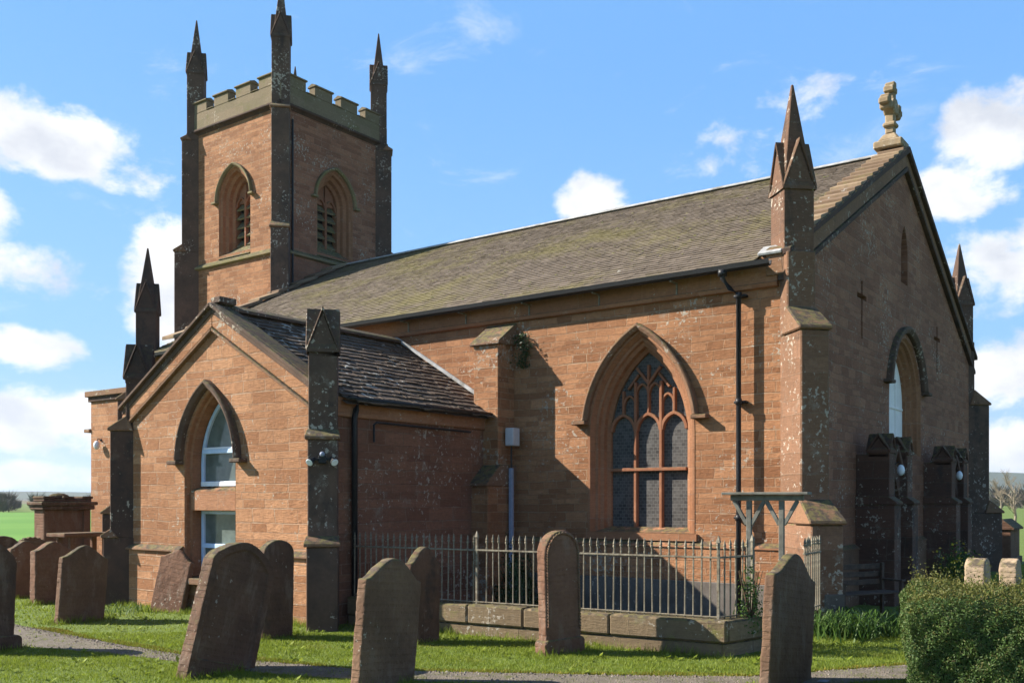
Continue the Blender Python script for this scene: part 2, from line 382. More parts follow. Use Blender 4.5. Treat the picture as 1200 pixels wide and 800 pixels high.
def fast(name, V, k, mat, parent=None, mi=None, mats=None):
    """many loose k-gons from one array"""
    V = np.asarray(V, dtype=np.float32).reshape(-1, 3); n = len(V); me = bpy.data.meshes.new(name)
    me.vertices.add(n); me.vertices.foreach_set('co', V.ravel())
    me.loops.add(n); me.loops.foreach_set('vertex_index', np.arange(n, dtype=np.int32))
    me.polygons.add(n // k); me.polygons.foreach_set('loop_start', np.arange(0, n, k, dtype=np.int32)); me.polygons.foreach_set('loop_total', np.full(n // k, k, dtype=np.int32))
    for m in (mats or [mat]): me.materials.append(m)
    if mi is not None: me.polygons.foreach_set('material_index', np.asarray(mi, dtype=np.int32))
    me.update(); me.validate()
    o = bpy.data.objects.new(name, me); COL.objects.link(o)
    if parent: o.parent = parent
    return o

def empty(name, loc=(0, 0, 0), rot=(0, 0, 0)):
    o = bpy.data.objects.new(name, None); COL.objects.link(o); o.location = loc; o.rotation_euler = rot; o.empty_display_size = .2
    return o
def tag(o, label=None, cat=None, group=None, kind=None):
    if label: o['label'] = label
    if cat: o['category'] = cat
    if group: o['group'] = group
    if kind: o['kind'] = kind
    return o

def parch(a, c, zs, zb, n=12, uc=0.):
    """pointed arch opening, half width a; c = radius minus half width; springing zs, bottom zb"""
    r = a + c; h = math.sqrt(max(r * r - c * c, 1e-6)); th = math.acos(c / r) if r > c else 0
    right = [(uc - c + r * math.cos(th * i / n), zs + r * math.sin(th * i / n)) for i in range(n + 1)]
    left = [(2 * uc - u, z) for u, z in right[::-1]][1:]
    return [(uc - a, zb), (uc + a, zb)] + right + left
def arcpart(a, c, zs, z0, n=14, uc=0.):
    """arch curve from the left stop (at z0 > zs) over the apex to the right stop"""
    r = a + c; th1 = math.acos(c / r); th0 = math.asin(min(1, max(0, (z0 - zs) / r)))
    right = [(uc - c + r * math.cos(th0 + (th1 - th0) * i / n), zs + r * math.sin(th0 + (th1 - th0) * i / n)) for i in range(n + 1)]
    return [(2 * uc - u, z) for u, z in right] + right[::-1][1:]
def hood(mb, fr, a, c, zs, z0, uc, t=.11, gap=.10, out=.13, stop=.17):
    A = arcpart(a + gap, c, zs, z0, 14, uc); B = arcpart(a + gap + t, c, zs, z0, 14, uc)
    mb.loft([[fr(*p, -.02), fr(*p, out * .55), fr(*(np.array(p) * .35 + np.array(q) * .65), out), fr(*q, out * .8), fr(*q, -.02)] for p, q in zip(A, B)], True, True)
    for sg in (-1, 1):
        u0 = uc + sg * (a + gap - .01); u1 = uc + sg * (a + gap + t + stop)
        mb.boxf(fr, min(u0, u1), max(u0, u1), z0 - .075, z0 - .004, -.02, out + .02)
def splay(mb, fr, uc, a, c, zs, zb, steps):
    """moulded jamb: rings at (offset, depth, sill rise)"""
    mb.loft([[fr(u, v, n) for u, v in parch(a - o, c, zs, zb + dz, 12, uc)] for o, n, dz in steps], True, False)

def chevron(fr, mb, hw, z0, z1, n0, n1, t=.05, mi=0):
    """inverted V roof slabs of a gablet, running along n"""
    e = .03
    k = (z1 - z0) / hw
    for sg in (-1, 1):
        poly = [(0, z1), (sg * (hw + e), z0 - k * e), (sg * (hw + e), z0 - k * e + t * 1.6), (0, z1 + t * 1.6)]
        mb.prism(fr, poly if sg < 0 else poly[::-1], n0, n1, mi)
def pinnacle(mb, fr, hw, zb, zg0, zg1, tip=None, spire=.80):
    """square shaft with four gablets and, unless tip is None, a spire; fr is centred on the shaft"""
    mb.boxf(fr, -hw, hw, zb, zg0, -hw, hw)
    g = Fr(fr.O, fr.N, fr.U)
    for q in (fr, g):
        mb.prism(q, [(-hw * .99, zg0 - .02), (hw * .99, zg0 - .02), (0, zg1 - .02)], -hw - .003, hw + .003)
        chevron(q, mb, hw, zg0, zg1, -hw - .04, hw + .04, .04)
    if tip:
        h2 = hw * spire; z0 = zg0 + (zg1 - zg0) * .25
        k = .018
        mb.loft([[fr(-h2, z0, -h2), fr(h2, z0, -h2), fr(h2, z0, h2), fr(-h2, z0, h2)], [fr(-k, tip, -k), fr(k, tip, -k), fr(k, tip, k), fr(-k, tip, k)]], True, True)
def diag(x, y, sx_, sy_):
    n = np.array((sx_, sy_, 0.)) / math.sqrt(2)
    return Fr((x, y, 0), (-n[1], n[0], 0), n)
def buttress(mb, fr, stages, zb=-.3, back=-.5, mi=0):
    """stages bottom up: (z top, reach, half width); a sloped cap between stages"""
    for i, (z, s_, hw) in enumerate(stages):
        mb.boxf(fr, -hw, hw, zb, z, back, s_, mi)
        if i < len(stages) - 1:
            s2, h2 = stages[i + 1][1], stages[i + 1][2]
            rise = max((s_ - s2) * .85, .12); e = .045
            P = [(s_ + e, z), (s_ + e, z + .05), (s2 - .01, z + rise + .05), (s2 - .01, z)]
            hb = hw + e; ht = min(h2 + .02, hb)
            lo = [fr(-hb, P[0][1], P[0][0]), fr(-hb, P[1][1], P[1][0]), fr(-ht, P[2][1], P[2][0]), fr(-hb, P[3][1], P[3][0] - .15)]
            hi = [fr(hb, P[0][1], P[0][0]), fr(hb, P[1][1], P[1][0]), fr(ht, P[2][1], P[2][0]), fr(hb, P[3][1], P[3][0] - .15)]
            mb.loft([lo, hi], True, True, 1)
            # back shoulders of the cap along the sides
            zb = z + .0
    return mb

def slates(mb, E0, A, L, Sd, Ln, Nn, course, width, th, jit=.3, mi=0, seed=1, sag=0.):
    r = random.Random(seed); A = np.array(A, float); Sd = np.array(Sd, float); Nn = np.array(Nn, float); E0 = np.array(E0, float)
    n = int(Ln / course + .999)
    for i in range(n):
        s0 = i * course - .03; x = -r.random() * width
        while x < L:
            wd = width * (1 + jit * (r.random() - .5) * 2); a0, a1 = max(x, 0) + .004, min(x + wd, L) - .004; x += wd
            if a1 - a0 < .03: continue
            d0 = s0 + (r.random() - .5) * course * (.42 if th > .02 else .16); d1 = min(s0 + course * 1.25, Ln)
            up = th * (1.35 + .5 * r.random()); tl = (r.random() - .5) * th * .5
            q = []
            for nn in (0, 1):
                for (a, d, hgt) in ((a0, d0, up + tl), (a1, d0, up - tl), (a1, d1, th * .35), (a0, d1, th * .35)):
                    h = hgt - (0 if nn else th)
                    q.append(E0 + A * a + Sd * d + Nn * h)
            mb.hexa(q, mi)


# ------------------------------------------------------------------ the church
church = empty('church', (-8, 4, 0))
tag(church, 'red sandstone parish church with battlemented tower, slate nave roof and gabled side annex', 'church')
CH = empty  # noqa
def part(mb, name, mats, parent=None, bevel=.012, smooth=False, label=None):
    o = mb.build(name, mats, None, bevel, smooth)
    p = parent or church
    o.parent = p
    base = Vector((0, 0, 0)); q = p
    while q is not None: base += Vector(q.location); q = q.parent
    if p is church: o.location = -Vector(church.location)     # meshes are modelled in church coordinates
    if label: o['label'] = label
    return o

NL, NW, EV, RG = -17.75, 14.3, 5.92, 9.58        # nave: west end, width, eaves, ridge
KS = (RG - EV) / (NW / 2)
FS = Fr((0, 0, 0), (1, 0, 0), (0, -1, 0))        # south wall
FG = Fr((0, 0, 0), (0, 1, 0), (1, 0, 0))         # east gable
# --- nave window openings
WX, WA, WC, WS, WB = -2.66, 1.02, 1.03, 3.17, 1.42
GY, GA, GC, GS, GB = 7.30, 1.33, .12, 4.12, 3.0
mb = MB()
mb.holed(FS, [(NL, -.3), (0, -.3), (0, EV), (NL, EV)], [parch(WA, WC, WS, WB, 12, WX)], 0, 0)
mb.add([(NL, NW, -.3), (0, NW, -.3), (0, NW, EV), (NL, NW, EV)], [(0, 1, 2, 3)], 0)
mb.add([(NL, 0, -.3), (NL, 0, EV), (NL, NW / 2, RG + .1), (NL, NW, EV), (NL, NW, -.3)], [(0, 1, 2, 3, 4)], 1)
def crossh(y, z): 
    a, b = .055, .30
    return [(y - a, z - .62), (y + a, z - .62), (y + a, z + .14), (y + b, z + .14), (y + b, z + .24), (y + a, z + .24), (y + a, z + .5), (y - a, z + .5), (y - a, z + .24), (y - b, z + .24), (y - b, z + .14), (y - a, z + .14)]
slit = parch(.27, .5, 7.45, 6.75, 5, 7.2)
gh = [parch(GA, GC, GS, GB, 12, GY), crossh(4.07, 5.75), crossh(10.25, 5.75), slit]
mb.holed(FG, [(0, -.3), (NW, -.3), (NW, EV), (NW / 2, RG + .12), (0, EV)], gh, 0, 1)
for h_, dp in ((gh[1], .16), (gh[2], .16), (gh[3], .22)):
    mb.loft([[FG(u, v, 0) for u, v in h_], [FG(u, v, -dp) for u, v in h_]], True, False, 1)
    mb.add([FG(u, v, -dp) for u, v in h_], [tuple(range(len(h_)))], 2)
wall = part(mb, 'nave_wall', [M['ashlar'], M['gable'], M['sooty']], bevel=0)
# --- plinth and strings
mb = MB()
mb.boxf(FS, -5.5, -.02, -.3, 1.18, 0.002, .07)
mb.boxf(FG, .02, NW, -.3, 1.05, 0.002, .07, 2)
mb.prism(Fr((-5.5, 0, 0), (0, -1, 0), (1, 0, 0)), [(-.01, 1.18), (.09, 1.18), (.09, 1.21), (.0, 1.29), (-.01, 1.29)], 0, 5.45, 1)
mb.prism(Fr((0, .02, 0), (1, 0, 0), (0, 1, 0)), [(-.01, 1.05), (.09, 1.05), (.09, 1.08), (0, 1.15), (-.01, 1.15)], 0, NW, 2)
part(mb, 'plinth', [M['ashlar'], M['dressed'], M['sootyb']])
mb = MB(); mb.boxf(FS, -5.4, -.3, -.3, .62, .072, .10); part(mb, 'render_band', M['render'])
mb = MB()
mb.boxf(FS, NL, -.12, 5.50, EV + .02, .002, .06)
part(mb, 'frieze', M['dressed'])
mb = MB()
mb.prism(Fr((NL, 0, 0), (0, -1, 0), (1, 0, 0)), [(-.01, 5.42), (.08, 5.44), (.10, 5.50), (.055, 5.52), (-.01, 5.52)], 0, -NL - .12)
part(mb, 'string_course', M['dressed'], bevel=0)
# --- nave roof of stone slates
roof = MB()
cs = 1 / math.hypot(1, KS); sd = np.array((0, cs, KS * cs)); nn = np.array((0, -KS * cs, cs))
E0 = np.array((NL + .35, -.26, EV - .26 * KS + .05))
SL = (NW / 2 + .26) / cs
slates(roof, E0, (1, 0, 0), -NL - .35 - .42, sd, SL, nn, .165, .23, .015, .35, 0, 3)
roof.add([tuple(E0 - nn * .03), tuple(E0 + np.array((-NL - .77, 0, 0)) - nn * .03), tuple(E0 + np.array((-NL - .77, 0, 0)) + sd * SL - nn * .03), tuple(E0 + sd * SL - nn * .03)], [(0, 1, 2, 3)])
sd2 = np.array((0, -cs, KS * cs)); nn2 = np.array((0, KS * cs, cs)); E2 = np.array((NL + .35, NW + .26, EV - .26 * KS + .05))
slates(roof, E2, (1, 0, 0), -NL - .77, sd2, SL, nn2, .42, .6, .024, .3, 0, 4)
roof.add([tuple(E2 - nn2 * .03), tuple(E2 + np.array((-NL - .77, 0, 0)) - nn2 * .03), tuple(E2 + np.array((-NL - .77, 0, 0)) + sd2 * SL - nn2 * .03), tuple(E2 + sd2 * SL - nn2 * .03)], [(0, 1, 2, 3)])
rf = part(roof, 'nave_roof', M['slate'], bevel=0)
def sub(mb, name, mats, parent, bevel=.012, smooth=False, label=None):
    """a sub-part: parent sits at the church origin offset, so no offset of its own"""
    o = mb.build(name, mats, None, bevel, smooth); o.parent = parent
    if label: o['label'] = label
    return o
zr = RG + .09
mb = MB(); mb.prism(Fr((NL + .4, NW / 2, 0), (0, 1, 0), (1, 0, 0)), [(-.13, zr - .045), (0, zr + .02), (.13, zr - .045), (.13, zr - .01), (0, zr + .06), (-.13, zr - .01)], 0, -NL - .85)
sub(mb, 'ridge_capping', M['lead'], rf)
mb = MB(); mb.hexa([(-.42, -.14, 5.93), (-.02, -.14, 5.93), (-.02, .10, 6.05), (-.42, .10, 6.05), (-.42, -.16, 5.98), (-.02, -.16, 5.98), (-.02, .10, 6.14), (-.42, .10, 6.14)]); sub(mb, 'flashing', M['lead'], rf)
r_ = random.Random(77); mb = MB()
for i in range(420):
    a = r_.uniform(.6, -NL - 1.5); d = r_.uniform(.2, SL - .3); q = r_.uniform(.02, .055); P0 = E0 + np.array((a, 0, 0)) + sd * d + nn * .012
    if r_.random() > .35 + .6 * (math.sin(a * .9) * math.sin(d * 1.1 + a * .3) > 0): continue
    ring = [tuple(P0 + np.array((math.cos(k * 1.047) * q * r_.uniform(.7, 1.4), 0, 0)) + sd * math.sin(k * 1.047) * q * .7) for k in range(6)]
    mb.add(ring + [tuple(P0 + nn * q * .5)], [(k, (k + 1) % 6, 6) for k in range(6)])
sub(mb, 'moss_cushions', islands('roof_moss', [(.10, .095, .03), (.15, .13, .05), (.07, .08, .025)], scale=15), rf, 0)['kind'] = 'stuff'
# skews (gable coping): east stepped stones, west mossy stones
def skew(x0, x1, name, lift, mat, step=.52, seed=5):
    mb = MB(); r = random.Random(seed)
    for sg, y0 in ((1, -.12), (-1, NW + .12)):
        L_ = (NW / 2 + .12); n = int(L_ / step)
        for i in range(n):
            if i * L_ / n < .45: continue
            y = i * L_ / n; y2 = (i + 1) * L_ / n + .12
            za = EV + KS * (y - .12) + lift + .085; zb_ = EV + KS * (min(y2, L_) - .12) + lift + .01
            t = .10
            Y = lambda q: y0 + sg * q
            j = r.random() * .05
            mb.hexa([(x0 - j, Y(y), za - t), (x1, Y(y), za - t), (x1, Y(min(y2, L_)), zb_ - t), (x0 - j, Y(min(y2, L_)), zb_ - t),
                     (x0 - j, Y(y), za), (x1, Y(y), za), (x1, Y(min(y2, L_)), zb_), (x0 - j, Y(min(y2, L_)), zb_)])
    return sub(mb, name, mat, rf)
skew(-.46, .10, 'skew_coping', .16, M['skew'], .37)
skew(NL - .1, NL + .42, 'skew_coping', .16, M['skew'], .7, 9)
mb = MB()
for sg, y0 in ((1, 0.), (-1, NW)):
    g = Fr((0, y0, 0), (0, sg, 0), (1, 0, 0)); H = NW / 2
    mb.prism(g, [(-.1, EV - .32), (H, EV + KS * H - .27), (H, EV + KS * H + .17), (-.1, EV + .11)], -.3, .055, 0)
    mb.prism(g, [(-.1, EV - .42), (H, EV + KS * H - .37), (H, EV + KS * H - .272), (-.1, EV - .322)], -.1, .10, 1)
    mb.prism(g, [(-.16, EV - .02), (H, EV + KS * H + .03), (H, EV + KS * H + .168), (-.16, EV + .08)], .0, .14, 1)
part(mb, 'barge_moulding', [M['buff'], M['black']])
# cross finial on the east apex
mb = MB(); fx, fz = -.28, 9.93
g = Fr((fx, NW / 2, 0), (0, 1, 0), (1, 0, 0))
mb.boxf(g, -.30, .30, fz - .2, fz - .02, -.30, .32); mb.loft([[g(-.24, fz - .02, -.24), g(.24, fz - .02, -.24), g(.24, fz - .02, .24), g(-.24, fz - .02, .24)], [g(-.13, fz + .16, -.13), g(.13, fz + .16, -.13), g(.13, fz + .16, .13), g(-.13, fz + .16, .13)]], True, True)
mb.boxf(g, -.09, .09, fz + .16, 11.0, -.10, .10); mb.boxf(g, -.36, .36, 10.60, 10.78, -.095, .095)
for cu, cz in ((-.40, 10.69), (.40, 10.69), (0, 11.08)):       # trefoil ends
    for k in range(3):
        a = (R(180) if cu < 0 else 0 if cu > 0 else R(90)) + (k - 1) * R(95); mb.boxf(g, cu + .09 * math.cos(a) - .075, cu + .09 * math.cos(a) + .075, cz + .09 * math.sin(a) - .075, cz + .09 * math.sin(a) + .075, -.11 - .004 * k, .11 + .004 * k)
mb.prism(g, [(.20 * math.cos(R(22.5 + 45 * k)), 10.69 + .20 * math.sin(R(22.5 + 45 * k))) for k in range(8)], -.125, .125)
mb.boxf(g, -.15, .15, 10.24, 10.34, -.14, .14)
part(mb, 'cross_finial', M['skewb'], bevel=.03)

# --- nave window
mb = MB()
splay(mb, FS, WX, WA, WC, WS, WB, [(-.045, .008, 0), (0, .006, 0), (.002, -.002, 0.), (.05, -.09, .0), (.05, -.10, .0), (.10, -.11, .02), (.115, -.17, .03), (.175, -.2, .05), (.185, -.29, .07), (.25, -.33, .09), (.25, -.46, .09)])
mb.boxf(FS, WX - WA - .10, WX + WA + .10, WB - .13, WB - .006, -.1, .06)
nw = part(mb, 'nave_window', M['dressed'], bevel=0)
mb = MB(); hood(mb, FS, WA, WC, WS, 3.44, WX, .11, .04, .14, .17); sub(mb, 'hood_mould', M['buff'], nw)
IA = WA - .25
tr = MB(); n0, n1 = -.43, -.30
for k in (-1, 1): tr.boxf(FS, WX + k * IA / 3 - .028, WX + k * IA / 3 + .028, WB, 4.12, n0, n1)
tr.boxf(FS, WX - IA, WX + IA, 2.51, 2.57, n0 + .001, n1 + .03)
lw = 2 * IA / 3
for k in (-1, 0, 1):
    uc = WX + k * lw
    tr.bar(FS, arcpart(lw / 2 - .015, lw * .12, 3.24, 3.24, 6, uc), .06, n0 + .002, n1 - .004)
    for sg in (-1, 1):   # cusps of the light heads
        tr.prism(FS, [(uc + sg * (lw / 2 - .03), 3.33), (uc + sg * (lw / 2 - .11), 3.40), (uc + sg * (lw / 2 - .07), 3.47)][::sg], n0 + .03, n1 - .03)
    tr.boxf(FS, uc - .022, uc + .022, 3.50, 4.42 if k == 0 else 3.98, n0 + .006, n1 - .01)
for uc in (-.75, -.25, .25, .75):
    c_ = WX + uc * lw; zt = 3.92 if abs(uc) < .5 else 3.72
    tr.bar(FS, arcpart(lw / 4 - .01, lw * .1, zt, zt, 5, c_), .045, n0 + .01, n1 - .02)
tr.bar(FS, [(WX, 4.08), (WX + .24, 4.38)], .05, n0 + .012, n1 - .02); tr.bar(FS, [(WX, 4.08), (WX - .24, 4.38)], .05, n0 + .012, n1 - .02)
tr.bar(FS, [(WX - .42, 4.0), (WX - .2, 4.26)], .045, n0 + .012, n1 - .02); tr.bar(FS, [(WX + .42, 4.0), (WX + .2, 4.26)], .045, n0 + .012, n1 - .02)
sub(tr, 'tracery', M['tracery'], nw, bevel=.008)
mb = MB(); pp = parch(IA + .02, WC, WS, WB, 12, WX); mb.add([FS(u, v, -.39) for u, v in pp], [tuple(range(len(pp)))]); sub(mb, 'pane', M['leaded'], nw, 0)
# --- east window
mb = MB()
splay(mb, FG, GY, GA, GC, GS, GB, [(0, .002, 0), (.03, -.05, .0), (.07, -.07, .05), (.08, -.14, .1), (.14, -.18, .15), (.16, -.26, .2), (.2, -.29, .25), (.2, -.45, .25)])
gw = part(mb, 'east_window', M['dressed'], bevel=0)
mb = MB(); hood(mb, FG, GA, GC, GS, 4.50, GY, .15, .10, .15, .16); sub(mb, 'hood_mould', M['sooty'], gw)
mb = MB(); pp = parch(GA - .19, GC, GS, GB + .2, 12, GY); mb.add([FG(u, v, -.36) for u, v in pp], [tuple(range(len(pp)))]); sub(mb, 'pane', M['boards'], gw, 0)
mb = MB()
mb.boxf(FG, GY - .02, GY + .02, GB + .2, 5.3, -.36, -.335); mb.boxf(FG, GY - 1.08, GY + 1.08, 4.05, 4.10, -.36, -.332)
for k in (-.5, .5): mb.boxf(FG, GY + k - .01, GY + k + .01, GB + .2, 4.9, -.36, -.34)
sub(mb, 'glazing_bar', M['boards'], gw, .004)

# --- buttresses of the nave
def corner_buttress(x, y, sx_, sy_, mat, shift=0., ps=.16, st=(1.26, .88, .48), dz=0.):
    fr = diag(x, y, sx_, sy_)
    mb = MB(); buttress(mb, fr, [(1.62, st[0], .26), (4.62, st[1], .235), (5.95 + dz, st[2], .24)], mi=0)
    b = part(mb, 'corner_buttress', [mat, M['buff']], bevel=.02)
    mb = MB(); c = Fr(fr.O + fr.N * ps, fr.U, fr.N)
    pinnacle(mb, c, .255, 5.9, 7.02 + dz, 7.72 + dz, 8.72 + dz, .88)
    sub(mb, 'pinnacle', M['pinnacle'] if mat is M['sootyb'] else mat, b, .012)
    return b
corner_buttress(.24, 0, 1, -1, M['sootyb'], 0, -.31, (.90, .50, .03))
mb = MB(); f_ = diag(.24, 0, 1, -1); mb.boxf(f_, -.05, .268, .05, .58, .5, .915); part(mb, 'limewash_patch', M['render'])
corner_buttress(0, NW, 1, 1, M['sooty'], 0, -.36, (.78, .40, -.05), .42)
corner_buttress(NL + .36, .05, -1, -1, M['black'])
mb = MB()   # tall buttress beside the annex
fr = Fr((-5.70, 0, 0), (1, 0, 0), (0, -1, 0))
mb.boxf(fr, -.33, .33, -.3, 2.25, 0, .88); mb.boxf(fr, -.30, .30, 2.0, 4.98, -.01, .52)
mb.prism(Fr((-6.05, 0, 0), (0, -1, 0), (1, 0, 0)), [(-.01, 2.25), (.93, 2.25), (.93, 2.31), (.52, 2.66), (-.01, 2.66)], .0, .70, 1)
mb.prism(Fr((-6.06, 0, 0), (0, -1, 0), (1, 0, 0)), [(-.01, 4.98), (.58, 4.94), (.58, 5.0), (-.01, 5.42)], .0, .72, 1)
part(mb, 'wall_buttress', [M['ashlar'], M['buff']], bevel=.015)

# --- gutter, brackets, downpipe
gz = EV - .26 * KS - .03
mb = MB(); ring = []
mb.prism(Fr((NL + .3, -.30, 0), (0, 1, 0), (1, 0, 0)), [(-.075, gz + .06), (-.06, gz - .01), (0, gz - .045), (.06, gz - .01), (.075, gz + .06), (.06, gz + .06), (.045, gz), (0, gz - .03), (-.045, gz), (-.06, gz + .06)], 0, -NL - .45)
gt = part(mb, 'gutter', M['iron'], bevel=0)
for i in range(10):
    x = -1.9 - i * 1.55; mb = MB()
    mb.box(x - .012, x + .012, -.32, -.06, gz - .07, gz - .045); mb.box(x - .012, x + .012, -.085, -.062, gz - .30, gz - .07)
    sub(mb, 'gutter_bracket', M['rail'], gt, 0)
mb = MB(); x = -.74
mb.tube([(x - .22, -.30, gz - .03), (x - .22, -.30, gz - .14), (x - .12, -.24, gz - .30), (x, -.155, gz - .40), (x, -.155, 2.5), (x, -.155, -.1)], .042, 10)
for z in (gz - .42, 3.6, 1.7): mb.tube([(x, -.155, z - .05), (x, -.155, z + .05)], .054, 10); mb.box(x - .1, x + .1, -.12, -.0, z - .02, z + .02)
mb.tube([(x - .22, -.30, gz + .0), (x - .22, -.30, gz - .1)], .075, 10)
part(mb, 'downpipe', M['iron'], bevel=0, smooth=True)
# meter cabinet and conduit beside the tall buttress
mb = MB(); mb.box(-5.36, -5.17, -.36, -.14, 3.02, 3.36); part(mb, 'meter_cabinet', M['box'])
mb = MB(); mb.tube([(-5.29, -.25, 3.02), (-5.29, -.25, 2.6)], .02, 6, 1); mb.box(-5.33, -5.25, -.29, -.22, .3, 2.6); part(mb, 'conduit', [M['pvc'], M['iron']], bevel=.02)

# --- door surrounds on the east gable
def doorcase(yc):
    hw = .86; D_ = .62
    mb = MB()
    for sg in (-1, 1):
        f = Fr((0, yc + sg * (hw - .21), 0), (0, 1, 0), (1, 0, 0))
        mb.boxf(f, -.22, .22, -.3, 1.9, .0, D_ + .10); mb.boxf(f, -.19, .19, 1.9, 2.86, .0, D_)
        mb.prism(Fr((0, yc + sg * (hw - .21) - .24, 0), (1, 0, 0), (0, 1, 0)), [(0, 1.9), (D_ + .14, 1.9), (D_ + .14, 1.95), (D_ - .01, 2.06), (0, 2.06)], 0, .48)
        c = Fr((D_ - .20, yc + sg * (hw - .21), 0), (0, 1, 0), (1, 0, 0))
        pinnacle(mb, c, .19, 2.8, 2.92, 3.20)
        mb.boxf(f, -.17, .17, 2.0, 2.75, .0, D_ - .3)
    f = Fr((0, yc, 0), (0, 1, 0), (1, 0, 0)); q = hw - .4
    hole = parch(q - .04, q * .9, 1.75, -.3, 8)
    mb.holed(f, [(-q - .05, -.3), (q + .05, -.3), (q + .05, 2.45), (0, 3.0), (-q - .05, 2.45)], [[(u, max(v, -.28)) for u, v in hole]], D_ - .14)
    mb.loft([[f(u, v, D_ - .14) for u, v in hole], [f(u, v, .15) for u, v in hole]], True, False)
    mb.bar(f, [(-q - .1, 2.42), (0, 3.02), (q + .1, 2.42)], .12, .0, D_ - .05)
    d = part(mb, 'door_surround', M['doorcase'])
    mb = MB(); hp = parch(q + .05, q * .9, 1.75, -.2, 8); mb.prism(f, hp, .12, .2); sub(mb, 'door', M['door'], d, 0)
doorcase(4.52); doorcase(9.75)

# --- side annex
AX0, AX1, AY, AE, AR = -11.30, -5.76, -4.60, 3.62, 5.26
AC = (AX0 + AX1) / 2; AH = (AX1 - AX0) / 2; KA = (AR - AE) / AH
FA = Fr((0, AY, 0), (1, 0, 0), (0, -1, 0)); FAE = Fr((AX1, 0, 0), (0, 1, 0), (1, 0, 0)); FAW = Fr((AX0, 0, 0), (0, 1, 0), (-1, 0, 0))
AWX, AWA, AWC, AWS, AWB = -8.66, .72, .80, 2.62, .62
mb = MB()
mb.holed(FA, [(AX0, -.3), (AX1, -.3), (AX1, AE), (AC, AR), (AX0, AE)], [parch(AWA, AWC, AWS, AWB, 12, AWX)], 0, 0)
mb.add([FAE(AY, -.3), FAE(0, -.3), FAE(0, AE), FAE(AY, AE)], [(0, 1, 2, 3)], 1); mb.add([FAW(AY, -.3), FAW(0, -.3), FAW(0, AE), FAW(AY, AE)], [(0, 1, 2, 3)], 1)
part(mb, 'annex_wall', [M['annex'], M['annexshade']], bevel=0)
for u0, u1 in ((AX0, AWX - AWA - .03), (AWX + AWA + .03, AX1)):
    mb = MB(); mb.boxf(FA, u0, u1, -.3, 1.06, .002, .06, 0)
    mb.prism(Fr((u0, AY, 0), (0, -1, 0), (1, 0, 0)), [(-.01, 1.06), (.11, 1.06), (.11, 1.09), (0, 1.17), (-.01, 1.17)], 0, u1 - u0, 1)
    part(mb, 'annex_plinth', [M['annex'], M['buff']])
mb = MB(); mb.boxf(FAE, AY, -.02, 3.33, AE + .03, .002, .05); part(mb, 'annex_eaves_course', M['dressed'])
# roof slabs
ar = MB(); ca = 1 / math.hypot(1, KA)
for sg, xe, seed in ((1, AX1 + .20, 11), (-1, AX0 - .20, 12)):
    s_ = np.array((-sg * ca, 0, KA * ca)); n_ = np.array((sg * KA * ca, 0, ca)); e0 = np.array((xe, AY + .32, AE - .20 * KA + .07)); Ls = (AH + .20) / ca
    slates(ar, e0, (0, 1, 0), -AY - .32, s_, Ls, n_, .185, .27, .024, .7, 0, seed)
    ar.add([tuple(e0 - n_ * .05), tuple(e0 + np.array((0, -AY - .32, 0)) - n_ * .05), tuple(e0 + np.array((0, -AY - .32, 0)) + s_ * Ls - n_ * .05), tuple(e0 + s_ * Ls - n_ * .05)], [(0, 1, 2, 3)])
aro = part(ar, 'annex_roof', M['slab'], bevel=0)
mb = MB(); z = AR + .13
mb.prism(Fr((AC, AY + .3, 0), (1, 0, 0), (0, 1, 0)), [(-.22, z - .10), (0, z - .01), (.22, z - .10), (.22, z - .04), (0, z + .06), (-.22, z - .04)], 0, -AY - .3)
sub(mb, 'ridge_stone', M['sooty'], aro)
mb = MB(); zf = AE + .13
mb.bar(Fr((0, -.03, 0), (1, 0, 0), (0, -1, 0)), [(AX1 + .18, AE - .2 * KA + .16), (AC, AR + .19), (AX0 - .18, AE - .2 * KA + .16)], .08, -.02, .04)
sub(mb, 'flashing', M['lead'], aro)
# coping of the annex gable
mb = MB()
for sg in (1, -1):
    f = Fr((AC, AY, 0), (sg, 0, 0), (0, -1, 0)); H = AH
    mb.prism(f, [(0, AR - .02), (H, AE - .02), (H, AE + .17), (0, AR + .17)], -.34, .05, 0)
    mb.prism(f, [(0, AR - .25), (H + .0, AE - .25), (H, AE - .021), (0, AR - .021)], -.1, .045, 1)
    mb.prism(f, [(0, AR + .09), (H + .03, AE + .07), (H + .03, AE + .145), (0, AR + .165)], .03, .12, 0)
    mb.prism(f, [(0, AR - .33), (H, AE - .33), (H, AE - .27), (0, AR - .27)], -.05, .075, 2)
mb.boxf(Fr((AC, AY, 0), (1, 0, 0), (0, -1, 0)), -.10, .16, AR + .16, AR + .27, -.36, .0, 0)
part(mb, 'annex_coping', [M['sooty'], M['annex'], M['buff']])
# annex window
mb = MB()
splay(mb, FA, AWX, AWA, AWC, AWS, AWB, [(0, .002, 0), (.02, -.03, 0), (.02, -.10, 0), (.06, -.12, 0), (.06, -.32, 0), (.06, -.50, 0)])
aw = part(mb, 'annex_window', M['dressed'], bevel=0)
mb = MB(); hood(mb, FA, AWA, AWC, AWS, 2.70, AWX, .12, .04, .15, .15); sub(mb, 'hood_mould', M['sooty'], aw)
mb = MB(); mb.boxf(FA, AWX - AWA + .05, AWX + AWA - .05, 1.80, 2.16, -.34, -.09); mb.prism(Fr((AWX - AWA + .05, AY, 0), (0, -1, 0), (1, 0, 0)), [(-.34, 2.161), (-.09, 2.161), (-.3, 2.23), (-.34, 2.23)], 0, 2 * AWA - .1); sub(mb, 'stone_transom', M['dressed'], aw)
mb = MB(); mb.boxf(FA, AWX - AWA - .16, AWX + AWA + .16, .50, .615, -.3, .14); sub(mb, 'sill', M['buff'], aw)
